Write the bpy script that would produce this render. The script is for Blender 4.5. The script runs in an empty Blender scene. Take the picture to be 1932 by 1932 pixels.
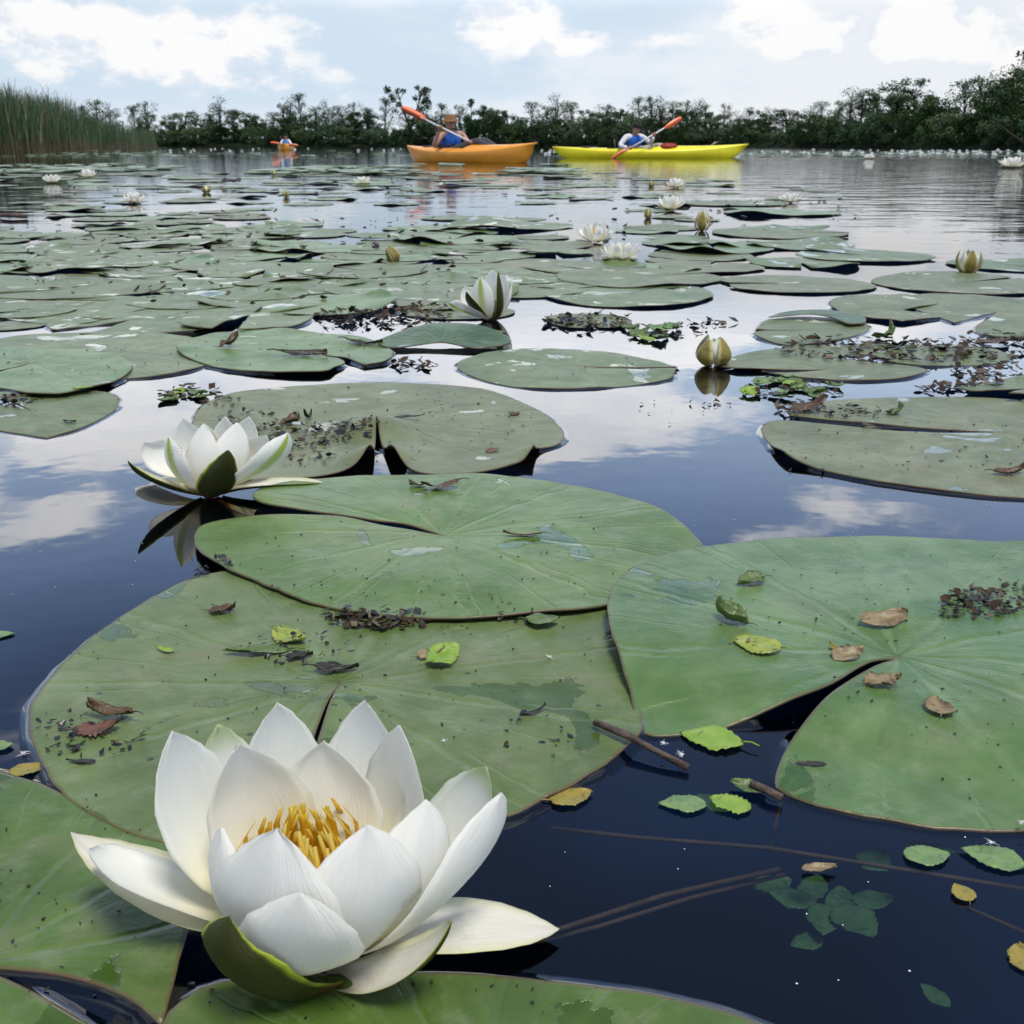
import bpy, bmesh, math, random
from mathutils import Vector, Matrix, noise, geometry
R = random.Random(7)
C = bpy.context.scene.collection
sc = bpy.context.scene
# ------------------------------------------------------------------ camera
D, F, H = 1932.0, 1.08, 0.32
PITCH = math.atan((.5 - 272 / D) / F)
cam_d = bpy.data.cameras.new('camera'); cam = bpy.data.objects.new('camera', cam_d); C.objects.link(cam)
cam.location = (0, 0, H); cam.rotation_euler = (math.radians(90) - PITCH, 0, 0)
cam_d.sensor_width = 36; cam_d.lens = 36 * F; cam_d.clip_start = .02; cam_d.clip_end = 6000
cam_d.dof.use_dof = True; cam_d.dof.focus_distance = .72; cam_d.dof.aperture_fstop = 42
sc.camera = cam
sc.view_settings.view_transform = 'Standard'; sc.view_settings.look = 'None'
sc.view_settings.exposure = 0.48; sc.view_settings.gamma = 1
sc.cycles.use_denoising = True
sc.cycles.max_bounces = 10; sc.cycles.transparent_max_bounces = 12
SUN_EL, SUN_AZ = math.radians(70), math.radians(150)     # azimuth from +Y towards +X


def raydir(px, py):
    x = (px / D - .5) / F; y = (.5 - py / D) / F
    return Vector((x, math.cos(PITCH) + y * math.sin(PITCH), -math.sin(PITCH) + y * math.cos(PITCH)))


def P(px, py, z=0.0):
    d = raydir(px, py); t = (z - H) / d.z
    return Vector((d.x * t, d.y * t, z))


def Q(px, py, Y):
    d = raydir(px, py); t = Y / d.y
    return Vector((d.x * t, Y, H + d.z * t))


def azel(px, py):
    d = raydir(px, py).normalized()
    return math.atan2(d.x, d.y), math.asin(d.z)


def proj(v):
    w = Vector(v) - Vector((0, 0, H))
    f = w.y * math.cos(PITCH) - w.z * math.sin(PITCH)
    u = w.y * math.sin(PITCH) + w.z * math.cos(PITCH)
    if f <= 0.001: return (-9999, -9999)
    return ((w.x / f * F + .5) * D, (.5 - u / f * F) * D)


# ------------------------------------------------------------------ node helper
class NT:
    def __init__(s, tree): s.t = tree; s.t.nodes.clear()

    def n(s, typ, ins=None, **props):
        nd = s.t.nodes.new(typ)
        for k, v in props.items(): setattr(nd, k, v)
        for k, v in (ins or {}).items():
            sk = nd.inputs[k]
            if isinstance(v, bpy.types.NodeSocket): s.t.links.new(v, sk)
            elif isinstance(v, bpy.types.Node): s.t.links.new(v.outputs[0], sk)
            else:
                if isinstance(v, tuple) and len(v) == 3 and sk.type == 'RGBA': v = (*v, 1)
                sk.default_value = v
        return nd

    def m(s, op, a, b=0.0, c=None, clamp=False):
        ins = {0: a, 1: b}
        if c is not None: ins[2] = c
        return s.n('ShaderNodeMath', ins, operation=op, use_clamp=clamp).outputs[0]

    def smooth(s, v, lo, hi, a=0.0, b=1.0):
        return s.n('ShaderNodeMapRange', {0: v, 1: lo, 2: hi, 3: a, 4: b}, interpolation_type='SMOOTHSTEP').outputs[0]

    def mix(s, f, a, b, blend='MIX'):
        nd = s.t.nodes.new('ShaderNodeMix'); nd.data_type = 'RGBA'; nd.blend_type = blend
        for sk, v in ((nd.inputs[0], f), (nd.inputs[6], a), (nd.inputs[7], b)):
            if isinstance(v, bpy.types.NodeSocket): s.t.links.new(v, sk)
            else:
                if isinstance(v, tuple) and len(v) == 3: v = (*v, 1)
                sk.default_value = v
        return nd.outputs[2]

    def noise(s, vec, scale, detail=3.0, rough=.55, lac=2.0, dist=0.0):
        return s.n('ShaderNodeTexNoise', {'Vector': vec, 'Scale': scale, 'Detail': detail, 'Roughness': rough, 'Lacunarity': lac, 'Distortion': dist}).outputs[0]

    def attr(s, name): return s.n('ShaderNodeAttribute', attribute_name=name).outputs['Fac']


def new_mat(name):
    m = bpy.data.materials.new(name); m.use_nodes = True
    return m, NT(m.node_tree)


# ------------------------------------------------------------------ world: sky with broken cloud
world = bpy.data.worlds.new('World'); sc.world = world; world.use_nodes = True
w = NT(world.node_tree)
dirv = w.n('ShaderNodeTexCoord').outputs['Generated']
sep = w.n('ShaderNodeSeparateXYZ', {0: dirv})
az = w.m('ARCTAN2', sep.outputs[0], sep.outputs[1]); el = w.m('ARCSINE', sep.outputs[2])
ae = w.n('ShaderNodeCombineXYZ', {0: az, 1: el, 2: 0.0}).outputs[0]
sky = w.n('ShaderNodeTexSky', sky_type='NISHITA', sun_disc=False, sun_elevation=SUN_EL, sun_rotation=SUN_AZ,
          air_density=1.0, dust_density=1.2, ozone_density=2.0)
st = w.n('ShaderNodeVectorMath', {0: dirv, 1: (1, 1, 2.6)}, operation='MULTIPLY').outputs[0]
n1 = w.noise(st, 4.2, 8, .56)
n2 = w.noise(w.n('ShaderNodeVectorMath', {0: st, 1: (3.7, 1.3, 9.2)}, operation='ADD').outputs[0], 11, 6, .6)
n3 = w.noise(w.n('ShaderNodeVectorMath', {0: st, 1: (8.7, 4.3, 2.2)}, operation='ADD').outputs[0], 2.2, 4, .5)


def refl(px, py):
    a, e = azel(px, py); return a, -e


def blobs(lst):
    acc = None
    for (a, e, ra, re, k) in lst:
        v = w.n('ShaderNodeVectorMath', {0: ae, 1: (a, e, 0)}, operation='SUBTRACT').outputs[0]
        v = w.n('ShaderNodeVectorMath', {0: v, 1: (1 / ra, 1 / re, 0)}, operation='MULTIPLY').outputs[0]
        l = w.n('ShaderNodeVectorMath', {0: v}, operation='LENGTH').outputs['Value']
        f = w.smooth(l, 0.0, 1.0, k, 0.0)
        acc = f if acc is None else w.m('ADD', acc, f)
    return acc


def B(px, py, rx, ry, k=1.0, mirror=False):
    a, e = azel(px, py)
    if mirror: e = -e
    s = 1 / (D * F)
    g = 1.0 if mirror else 1.18
    return (a, e, rx * s * g, ry * s * g, k)


# cumulus seen over the trees, and the clouds higher up that the water mirrors
puffs = blobs([B(960, 40, 130, 70), B(1070, 85, 120, 40, .8), B(400, 60, 280, 60, .9), B(90, 40, 220, 55, .9), B(1545, 72, 75, 52), B(1440, 28, 90, 55), B(1470, 90, 60, 28, .7), B(1780, 38, 150, 62), B(1690, 72, 70, 45), B(1900, 110, 110, 70, .8),
               B(250, 130, 420, 60, .6), B(1260, 80, 90, 25, .5), B(1605, 40, 30, 25, .7)])
highs = blobs([B(1110, 790, 260, 130, .8, True), B(1000, 660, 560, 110, .8, True), B(230, 830, 240, 90, .8, True), B(450, 720, 460, 130, .6, True), B(1650, 960, 330, 60, .6, True),
               B(60, 1000, 300, 80, .55, True), B(260, 930, 260, 50, .3, True), B(1120, 1000, 160, 30, .3, True), B(700, 540, 1500, 160, .75, True), B(1800, 560, 700, 160, .5, True), B(1480, 1010, 200, 45, .5, True)])
gaps = blobs([B(1250, 930, 420, 75, .9, True), B(1500, 720, 420, 90, .5, True), B(150, 1230, 400, 120, .8, True), B(650, 75, 200, 45, .35), B(330, 14, 150, 26, .5), B(1210, 20, 160, 36, .5), B(640, 15, 120, 30, .4),
              B(1600, 1500, 1500, 420, .9, True), B(1000, 1750, 2200, 420, .9, True)])
dens = w.m('SUBTRACT', w.m('ADD', w.m('ADD', n1, w.m('MULTIPLY', w.m('SUBTRACT', n2, .5), .38)), w.m('MULTIPLY', w.m('ADD', puffs, highs), .36)), w.m('MULTIPLY', gaps, .34))
cover = w.smooth(dens, .48, .64)
vis_low = w.smooth(el, .10, .16, 1.0, 0.0)
# colours are in Nishita units (the Background strength is 0.1)
haze = w.smooth(el, -.05, .42, .97, .05)
skycol = w.mix(1.0, sky.outputs[0], (1.0, 1.08, 1.25), 'MULTIPLY')
bluehaze = w.mix(w.m('MULTIPLY', w.m('ADD', n3, -.2), 1.5, clamp=True), (6.3, 7.5, 8.6), (8.3, 8.6, 9.0))
base = w.mix(haze, skycol, bluehaze)
shade = w.smooth(w.m('ADD', n2, w.m('MULTIPLY', puffs, .25)), .36, .72)
cloudc = w.mix(shade, (7.7, 8.0, 8.7), (9.5, 9.45, 9.5))
n4 = w.noise(w.n('ShaderNodeVectorMath', {0: dirv, 1: (1, 1, 1.7)}, operation='MULTIPLY').outputs[0], 24, 6, .6)
dlow = w.m('ADD', w.m('ADD', w.m('MULTIPLY', puffs, .75), w.m('MULTIPLY', w.m('SUBTRACT', n4, .5), 1.15)), w.m('SUBTRACT', w.m('MULTIPLY', w.m('SUBTRACT', n2, .5), .8), w.m('MULTIPLY', gaps, .5)))
clow = w.smooth(dlow, .10, .50)
lowbase = w.mix(w.smooth(w.m('ADD', n3, w.m('MULTIPLY', w.m('SUBTRACT', n2, .5), .5)), .36, .60), (5.9, 7.1, 8.3), (7.9, 8.25, 8.7))
lowbase = w.mix(w.smooth(el, .0, .045, .75, 0.0), lowbase, (8.2, 8.5, 8.85))
lowcl = w.mix(w.smooth(w.m('ADD', n4, w.m('MULTIPLY', w.m('SUBTRACT', dlow, .4), .5)), .36, .56), (7.4, 7.85, 8.6), (9.1, 9.1, 9.15))
low = w.mix(clow, lowbase, lowcl)
cs = w.mix(vis_low, w.mix(cover, base, cloudc), low)
ramp = w.n('ShaderNodeValToRGB', {0: w.m('DIVIDE', el, math.pi / 2)})
cr = ramp.color_ramp
cr.elements[0].position = 0; cr.elements[0].color = (.318,) * 3 + (1,)
cr.elements[1].position = 1; cr.elements[1].color = (.42,) * 3 + (1,)
for p_, v_ in ((.069, .325), (.085, .52), (.115, .76), (.215, .80), (.28, .56), (.36, .40)):
    e_ = cr.elements.new(p_); e_.color = (v_,) * 3 + (1,)
front = w.m('MULTIPLY_ADD', w.m('COSINE', az), .5, .5)
boost = w.m('MULTIPLY', w.m('MULTIPLY', ramp.outputs[0], 2.4), w.m('MULTIPLY_ADD', front, .45, .55))
bg = w.n('ShaderNodeBackground', {0: w.n('ShaderNodeVectorMath', {0: cs, 'Scale': boost}, operation='SCALE').outputs[0], 1: .1})
w.n('ShaderNodeOutputWorld', {0: bg})

sun_d = bpy.data.lights.new('sun', 'SUN'); sun_d.energy = 2.5; sun_d.angle = math.radians(18); sun_d.color = (1, .95, .87)
sun = bpy.data.objects.new('sun', sun_d); C.objects.link(sun)
sdir = Vector((math.sin(SUN_AZ) * math.cos(SUN_EL), math.cos(SUN_AZ) * math.cos(SUN_EL), math.sin(SUN_EL)))
sun.rotation_euler = sdir.to_track_quat('Z', 'Y').to_euler()


# ------------------------------------------------------------------ object helpers
def tag(o, label=None, cat=None, group=None, kind=None):
    if label: o['label'] = label
    if cat: o['category'] = cat
    if group: o['group'] = group
    if kind: o['kind'] = kind
    return o


def empty(name, loc=(0, 0, 0), rz=0.0):
    o = bpy.data.objects.new(name, None); C.objects.link(o); o.location = loc; o.rotation_euler = (0, 0, rz)
    o.empty_display_size = .05
    return o


def link(name, me, mats, parent=None, loc=None):
    o = bpy.data.objects.new(name, me); C.objects.link(o)
    if parent: o.parent = parent
    if loc is not None: o.location = loc
    for m in (mats if isinstance(mats, (list, tuple)) else [mats]):
        if m is not None: me.materials.append(m)
    return o


def mesh_from(name, verts, faces, smooth=True, midx=None, attrs=None):
    me = bpy.data.meshes.new(name); me.from_pydata([tuple(v) for v in verts], [], faces)
    if smooth: me.polygons.foreach_set('use_smooth', [True] * len(me.polygons))
    if midx: me.polygons.foreach_set('material_index', midx)
    for k, vals in (attrs or {}).items():
        a = me.attributes.new(k, 'FLOAT', 'POINT'); a.data.foreach_set('value', vals)
    me.update()
    return me


def copy_tree(o, parent=None):
    c = o.copy(); C.objects.link(c); c.parent = parent
    for ch in list(o.children): copy_tree(ch, c)
    return c


class MB:
    """collects shapes into one mesh"""
    def __init__(s): s.v = []; s.f = []; s.mi = []

    def add(s, vs, fs, mi=0):
        o = len(s.v); s.v += [Vector(v) for v in vs]
        s.f += [tuple(i + o for i in f) for f in fs]; s.mi += [mi] * len(fs)

    def tube(s, pts, rad, n=8, mi=0, caps=True):
        pts = [Vector(p) for p in pts]
        if not isinstance(rad, (list, tuple)): rad = [rad] * len(pts)
        rings = []; up = Vector((0, 0, 1))
        for i, p in enumerate(pts):
            t = (pts[min(i + 1, len(pts) - 1)] - pts[max(i - 1, 0)]).normalized()
            a = t.cross(up)
            if a.length < .05: a = t.cross(Vector((1, 0, 0)))
            a.normalize(); b = a.cross(t)
            rings.append([p + (a * math.cos(k * 2 * math.pi / n) + b * math.sin(k * 2 * math.pi / n)) * rad[i] for k in range(n)])
        vs = [v for r in rings for v in r]; fs = []
        for i in range(len(pts) - 1):
            for k in range(n):
                k2 = (k + 1) % n
                fs.append((i * n + k, i * n + k2, (i + 1) * n + k2, (i + 1) * n + k))
        if caps: fs += [tuple(range(n - 1, -1, -1)), tuple((len(pts) - 1) * n + k for k in range(n))]
        s.add(vs, fs, mi)

    def ball(s, c, r, nu=12, nv=8, mi=0, fn=None):
        c = Vector(c); r = Vector(r) if not isinstance(r, (int, float)) else Vector((r, r, r))
        vs = [c + Vector((0, 0, r.z))]
        for j in range(1, nv):
            for i in range(nu):
                a = math.pi * j / nv; b = 2 * math.pi * i / nu
                d = Vector((math.sin(a) * math.cos(b), math.sin(a) * math.sin(b), math.cos(a)))
                q = Vector((d.x * r.x, d.y * r.y, d.z * r.z))
                if fn: q = fn(d, q)
                vs.append(c + q)
        vs.append(c - Vector((0, 0, r.z))); fs = []
        for i in range(nu): fs.append((0, 1 + i, 1 + (i + 1) % nu))
        for j in range(nv - 2):
            for i in range(nu):
                a = 1 + j * nu + i; b = 1 + j * nu + (i + 1) % nu
                fs.append((a, a + nu, b + nu, b))
        L = len(vs) - 1
        for i in range(nu): fs.append((L, 1 + (nv - 2) * nu + (i + 1) % nu, 1 + (nv - 2) * nu + i))
        s.add(vs, fs, mi)

    def loft(s, rings, closed=True, caps=True, mi=0):
        n = len(rings[0]); vs = [v for r in rings for v in r]; fs = []
        for i in range(len(rings) - 1):
            for k in range(n if closed else n - 1):
                k2 = (k + 1) % n
                fs.append((i * n + k, i * n + k2, (i + 1) * n + k2, (i + 1) * n + k))
        if caps: fs += [tuple(range(n - 1, -1, -1)), tuple((len(rings) - 1) * n + k for k in range(n))]
        s.add(vs, fs, mi)

    def build(s, name, mats, parent=None, smooth=True, attrs=None, loc=None):
        me = mesh_from(name, s.v, s.f, smooth, s.mi, attrs)
        return link(name, me, mats, parent, loc)


# ------------------------------------------------------------------ materials
def simple(name, col, rough=.5, spec=.5, var=.25, scale=6.0, col2=None, bump=0.0, metallic=0.0):
    m, t = new_mat(name)
    co = t.n('ShaderNodeTexCoord').outputs['Object']
    nz = t.noise(co, scale, 4, .6)
    c2 = col2 or tuple(c * (1 - var) for c in col)
    c = t.mix(t.smooth(nz, .35, .65), col, c2)
    b = t.n('ShaderNodeBsdfPrincipled', {'Base Color': c, 'Roughness': rough, 'Specular IOR Level': spec, 'Metallic': metallic})
    if bump:
        bn = t.n('ShaderNodeBump', {'Strength': bump, 'Distance': .01, 'Height': nz}); t.t.links.new(bn.outputs[0], b.inputs['Normal'])
    t.n('ShaderNodeOutputMaterial', {0: b})
    return m


def water_material(name, near_only=False):
    m, t = new_mat(name)
    pos = t.n('ShaderNodeNewGeometry').outputs['Position']
    sp = t.n('ShaderNodeSeparateXYZ', {0: pos})
    far = t.smooth(sp.outputs[1], 1.6, 9.0)
    right = t.smooth(t.m('SUBTRACT', sp.outputs[0], t.m('MULTIPLY', sp.outputs[1], .18)), -.4, .9)
    open_w = t.m('MULTIPLY', far, t.m('MULTIPLY_ADD', right, .75, .38))
    v1 = t.n('ShaderNodeVectorMath', {0: pos, 1: (.55, 1.25, 1)}, operation='MULTIPLY').outputs[0]
    h1 = t.noise(v1, 2.3, 3, .5, dist=.4); h2 = t.noise(v1, 9.0, 2, .5); h3 = t.noise(pos, 16, 2, .5)
    h = t.m('ADD', t.m('MULTIPLY', open_w, t.m('ADD', t.m('MULTIPLY', h1, .013), t.m('MULTIPLY', h2, .0026))), t.m('MULTIPLY', h3, .00022))
    bump = t.n('ShaderNodeBump', {'Strength': 1.0, 'Distance': 1.0, 'Height': h})
    fr = t.n('ShaderNodeFresnel', {'IOR': 1.50, 'Normal': bump.outputs[0]})
    gl = t.n('ShaderNodeBsdfGlossy', {'Color': (1, 1, 1), 'Roughness': 0.012, 'Normal': bump.outputs[0]})
    tr = t.n('ShaderNodeBsdfTransparent', {'Color': (.42, .52, .55)})
    mx = t.n('ShaderNodeMixShader', {0: fr, 1: tr, 2: gl})
    t.n('ShaderNodeOutputMaterial', {0: mx})
    return m


def pad_material(name, g1, g2, dirt=.5, wet=.5, rough=.42, speck=.62, spec=.40):
    m, t = new_mat(name)
    co = t.n('ShaderNodeTexCoord').outputs['Object']
    rnd = t.n('ShaderNodeObjectInfo').outputs['Random']
    off = t.n('ShaderNodeCombineXYZ', {0: t.m('MULTIPLY', rnd, 37.0), 1: t.m('MULTIPLY', rnd, 91.0), 2: 0.0}).outputs[0]
    # world-sized pattern whatever the scale of the copy
    p = t.n('ShaderNodeVectorMath', {0: t.n('ShaderNodeNewGeometry').outputs['Position'], 1: off}, operation='ADD').outputs[0]
    ox = t.n('ShaderNodeSeparateXYZ', {0: co}); ang = t.m('ARCTAN2', ox.outputs[1], ox.outputs[0])
    rad, edge = t.attr('rad'), t.attr('edge')
    big = t.noise(p, 9, 4, .6); mid = t.noise(p, 32, 4, .6); fine = t.noise(p, 210, 3, .6); grain = t.noise(p, 700, 2, .5)
    col = t.mix(t.smooth(big, .3, .7), g1, g2)
    tint = t.mix(rnd, (.86, .95, .80), (1.16, 1.06, 1.18))
    col = t.mix(1.0, col, tint, 'MULTIPLY')
    # veins: forked radial ribs
    def ribs(n, w0, sh):
        x = t.m('MULTIPLY_ADD', ang, n / (2 * math.pi), t.m('MULTIPLY_ADD', t.m('SUBTRACT', mid, .5), .25, sh))
        fr_ = t.m('ABSOLUTE', t.m('SUBTRACT', t.m('FRACT', x), .5))
        return t.smooth(fr_, 0.0, t.m('DIVIDE', w0, t.m('MAXIMUM', rad, .12)), 1.0, 0.0)
    rib = t.m('MAXIMUM', t.m('MULTIPLY', ribs(11, .035, 0), t.smooth(rad, .75, .95, 1.0, .2)), t.m('MULTIPLY', ribs(22, .03, .25), t.smooth(rad, .45, .6)))
    col = t.mix(t.m('MULTIPLY', rib, .09), col, tuple(min(1, c * 1.5 + .02) for c in g2))
    # streaks running out from the stalk
    stv = t.n('ShaderNodeCombineXYZ', {0: t.m('MULTIPLY_ADD', t.m('COSINE', ang), 2.1, t.m('MULTIPLY', rnd, 50)), 1: t.m('MULTIPLY', t.m('SINE', ang), 2.1), 2: t.m('MULTIPLY', rad, 1.9)}).outputs[0]
    streak = t.noise(stv, 2.2, 3, .55)
    col = t.mix(t.m('MULTIPLY', t.smooth(streak, .48, .75), .30), col, tuple(min(1, c * 1.35 + .03) for c in g2))
    # blotches of silt
    silt = t.smooth(t.m('ADD', mid, t.m('MULTIPLY', t.m('SUBTRACT', big, .5), .8)), .56, .74)
    col = t.mix(t.m('MULTIPLY', silt, dirt), col, (.15, .142, .075))
    yel = t.smooth(t.noise(p, 5.5, 3, .6), .60, .74)
    col = t.mix(t.m('MULTIPLY', yel, .35), col, (.115, .145, .022))
    blot = t.smooth(t.noise(p, 20, 5, .62, dist=.5), .42, .66)
    col = t.mix(t.m('MULTIPLY', blot, .34), col, tuple(c * .62 for c in g1))
    film = t.smooth(t.noise(p, 46, 5, .7), .48, .72)
    col = t.mix(t.m('MULTIPLY', film, .22), col, (.25, .275, .18))
    # wet film: darker, glossy, crisp outline
    wn = t.m('ADD', t.noise(p, 11, 4, .5, dist=.6), t.m('MULTIPLY', t.m('SUBTRACT', fine, .5), .04))
    wetm = t.smooth(wn, .78 - wet * .50, .78 - wet * .50 + .010)
    col = t.mix(t.m('MULTIPLY', wetm, .62), col, t.mix(1.0, col, (.45, .55, .30), 'MULTIPLY'))
    # specks and insect holes
    vor = t.n('ShaderNodeTexVoronoi', {'Vector': p, 'Scale': 62.0}).outputs['Distance']
    spots = t.m('MULTIPLY', t.smooth(vor, .10, .14, 1.0, 0.0), t.smooth(t.noise(p, 14, 2), speck - .06, speck))
    col = t.mix(t.m('MULTIPLY', spots, .85), col, (.018, .016, .010))
    pale = t.smooth(fine, .70, .76)
    col = t.mix(t.m('MULTIPLY', pale, .25), col, (.26, .29, .20))
    dark = t.smooth(grain, .66, .72)
    col = t.mix(t.m('MULTIPLY', dark, .35), col, (.05, .055, .025))
    rim = t.smooth(edge, .0004, .0026, 1.0, 0.0)
    col = t.mix(t.m('MULTIPLY', rim, .65), col, (.10, .065, .03))
    h = t.m('ADD', t.m('MULTIPLY', rib, -.0007), t.m('ADD', t.m('MULTIPLY', streak, .0016), t.m('ADD', t.m('MULTIPLY', fine, .00030), t.m('MULTIPLY', mid, .0016))))
    hd = t.m('MULTIPLY', h, t.m('SUBTRACT', 1.0, t.m('MULTIPLY', wetm, .75)))
    bump = t.n('ShaderNodeBump', {'Strength': .75, 'Distance': 1.0, 'Height': hd})
    rg = t.m('ADD', t.m('MULTIPLY', wetm, -(rough - .12)), t.m('MULTIPLY_ADD', t.m('SUBTRACT', mid, .5), .22, rough))
    b = t.n('ShaderNodeBsdfPrincipled', {'Base Color': col, 'Roughness': rg, 'Specular IOR Level': spec, 'Normal': bump.outputs[0]})
    t.n('ShaderNodeOutputMaterial', {0: b})
    return m


def petal_material(name, base, edge_c, foot, glow, tip=None, trans=.45, rough=.42, stripe=None, mottled=.0, edge_at=.55):
    """u across (-1..1), t along (0..1): base colour, edge colour, stained foot, yellow glow near the foot"""
    m, t = new_mat(name)
    u = t.m('ABSOLUTE', t.attr('u')); tt = t.attr('t')
    co = t.n('ShaderNodeTexCoord').outputs['Object']
    nz = t.noise(co, 55, 4, .6); nz2 = t.noise(co, 260, 3, .6)
    col = t.mix(t.smooth(u, edge_at, .99), base, edge_c)
    if glow: col = t.mix(t.smooth(tt, .08, .66, .9, 0.0), col, glow)
    if stripe: col = t.mix(t.m('MULTIPLY', t.smooth(u, .12, .42, 1.0, 0.0), t.smooth(tt, .15, .9, .25, .95)), col, stripe)
    if tip: col = t.mix(t.smooth(tt, .80, .99, 0.0, .75), col, tip)
    if foot: col = t.mix(t.m('MULTIPLY', t.smooth(tt, .0, .28, .85, 0.0), t.smooth(nz, .3, .6, .45, 1.0)), col, foot)
    if mottled: col = t.mix(t.m('MULTIPLY', t.smooth(nz, .5, .68), mottled), col, tuple(c * .55 for c in base))
    spots = t.smooth(nz2, .73, .77)
    col = t.mix(t.m('MULTIPLY', spots, .22), col, (.16, .12, .05))
    lines = t.noise(t.n('ShaderNodeCombineXYZ', {0: t.m('MULTIPLY', t.attr('u'), 9), 1: t.m('MULTIPLY', tt, 1.2), 2: 0.0}).outputs[0], 2.5, 3, .6)
    bump = t.n('ShaderNodeBump', {'Strength': .55, 'Distance': 1.0, 'Height': t.m('ADD', t.m('MULTIPLY', lines, .0013), t.m('MULTIPLY', nz, .0006))})
    pb = t.n('ShaderNodeBsdfPrincipled', {'Base Color': col, 'Roughness': rough, 'Specular IOR Level': .35, 'Normal': bump.outputs[0]})
    tl = t.n('ShaderNodeBsdfTranslucent', {'Color': col})
    mx = t.n('ShaderNodeMixShader', {0: trans, 1: pb, 2: tl})
    t.n('ShaderNodeOutputMaterial', {0: mx})
    return m


M = {}
M['water'] = water_material('lake_water')
M['bed'] = simple('lake_bed', (.004, .021, .072), .9, .1, .4, 3.0)
M['pad_fresh'] = pad_material('pad_fresh_green', (.062, .120, .020), (.112, .180, .050), .32, .26, .40)
M['pad_mid'] = pad_material('pad_olive_green', (.066, .104, .024), (.114, .160, .056), .5, .38, .44, .57)
M['pad_blue'] = pad_material('pad_blue_green', (.056, .116, .025), (.112, .182, .066), .22, .18, .38, .66)
M['pad_old'] = pad_material('pad_grey_green', (.090, .114, .046), (.142, .170, .084), .8, .28, .5, .56)
M['pad_deep'] = pad_material('pad_deep_green', (.046, .088, .012), (.082, .132, .026), .3, .40, .40)
M['pad_dark'] = pad_material('pad_dark_green', (.022, .060, .008), (.042, .088, .014), .2, .3, .4)
M['pad_under'] = simple('pad_underside', (.075, .080, .036), .5, .4, .5, 30, (.110, .060, .042))
M['petal_in'] = petal_material('petal_white', (.94, .94, .89), (.94, .94, .88), None, (.98, .91, .48), trans=.5)
M['petal_out'] = petal_material('petal_white_outside', (.94, .94, .90), (.94, .94, .88), (.60, .50, .28), None)
M['petal_green_in'] = petal_material('petal_white_green_tip', (.88, .89, .85), (.86, .88, .80), None, (.88, .85, .50), (.60, .70, .32))
M['petal_green_out'] = petal_material('petal_outside_green_tip', (.84, .86, .80), (.85, .87, .78), (.55, .45, .25), None, (.55, .66, .28))
M['petal_stripe'] = petal_material('petal_outside_green_stripe', (.86, .87, .84), (.86, .87, .82), (.50, .40, .20), None, None, .4, .42, (.42, .55, .06))
M['sepal_out'] = petal_material('sepal_olive_outside', (.034, .040, .005), (.34, .43, .035), (.12, .065, .015), None, None, .10, .45, None, .5, .84)
M['sepal_in'] = petal_material('sepal_cream_inside', (.82, .80, .69), (.74, .73, .48), (.42, .32, .18), None, None, .3, .5, None, .3)
M['bud_out'] = petal_material('bud_sepal_olive', (.22, .18, .040), (.50, .43, .17), (.10, .05, .015), None, None, .12, .5, None, .95)
M['stamen'] = petal_material('stamen_yellow', (1.0, .74, .085), (1.0, .80, .14), None, (1.0, .66, .03), (1.0, .86, .28), .6, .5)
M['lily_far'] = petal_material('petal_far_white', (.86, .87, .84), (.86, .87, .84), (.7, .68, .5), None)

# ------------------------------------------------------------------ setting: lake, bed, banks
me = mesh_from('lake_water', [(-900, -40, 0), (900, -40, 0), (900, 700, 0), (-900, 700, 0)], [(0, 1, 2, 3)], False)
tag(link('water', me, M['water']), 'dark calm lake water mirroring cloud and trees', 'water', kind='structure')
me = mesh_from('lake_bed', [(-900, -40, -.42), (900, -40, -.42), (900, 700, -.42), (-900, 700, -.42)], [(0, 1, 2, 3)], False)
tag(link('lake_bed', me, M['bed']), 'dark mud bed under the water', 'ground', kind='structure')

SHORE = [(-260, 233), (0, 276 + 0.0), (300, 275.6), (700, 276), (1000, 276.3), (1400, 277.4), (1650, 279.3), (1900, 281.2), (2060, 283)]


def shore_xy(px):
    if px < 0: return Vector((-75 + px * .1, 205, 0))
    for (a, ya), (b, yb) in zip(SHORE[1:], SHORE[2:]):
        if px <= b:
            return P(px, ya + (yb - ya) * (px - a) / (b - a))
    return P(px, 283)


rows = []
pxs = [-400, -200, -60] + list(range(0, 2100, 60)) + [2200]
for px in pxs:
    s = shore_xy(min(px, 2060)) if px <= 2060 else shore_xy(2060) + Vector((22, -12, 0))
    d = Vector((s.x, s.y, 0)).normalized()
    q = Vector((s.x, s.y, 0))
    rows.append([q + Vector((0, 0, -.4)), q + d * .5 + Vector((0, 0, .12)), q + d * 3 + Vector((0, 0, .6)), q + d * 9 + Vector((0, 0, 1.2 + .3 * noise.noise(q * .1))), q + d * 300 + Vector((0, 0, 2.0))])
mb = MB(); mb.loft(rows, closed=False, caps=False)
M['bank'] = simple('bank_earth', (.008, .013, .006), .95, .1, .5, .6, (.014, .020, .009))
tag(mb.build('bank', M['bank']), 'low overgrown far bank of the lake', 'bank', kind='structure')


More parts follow.
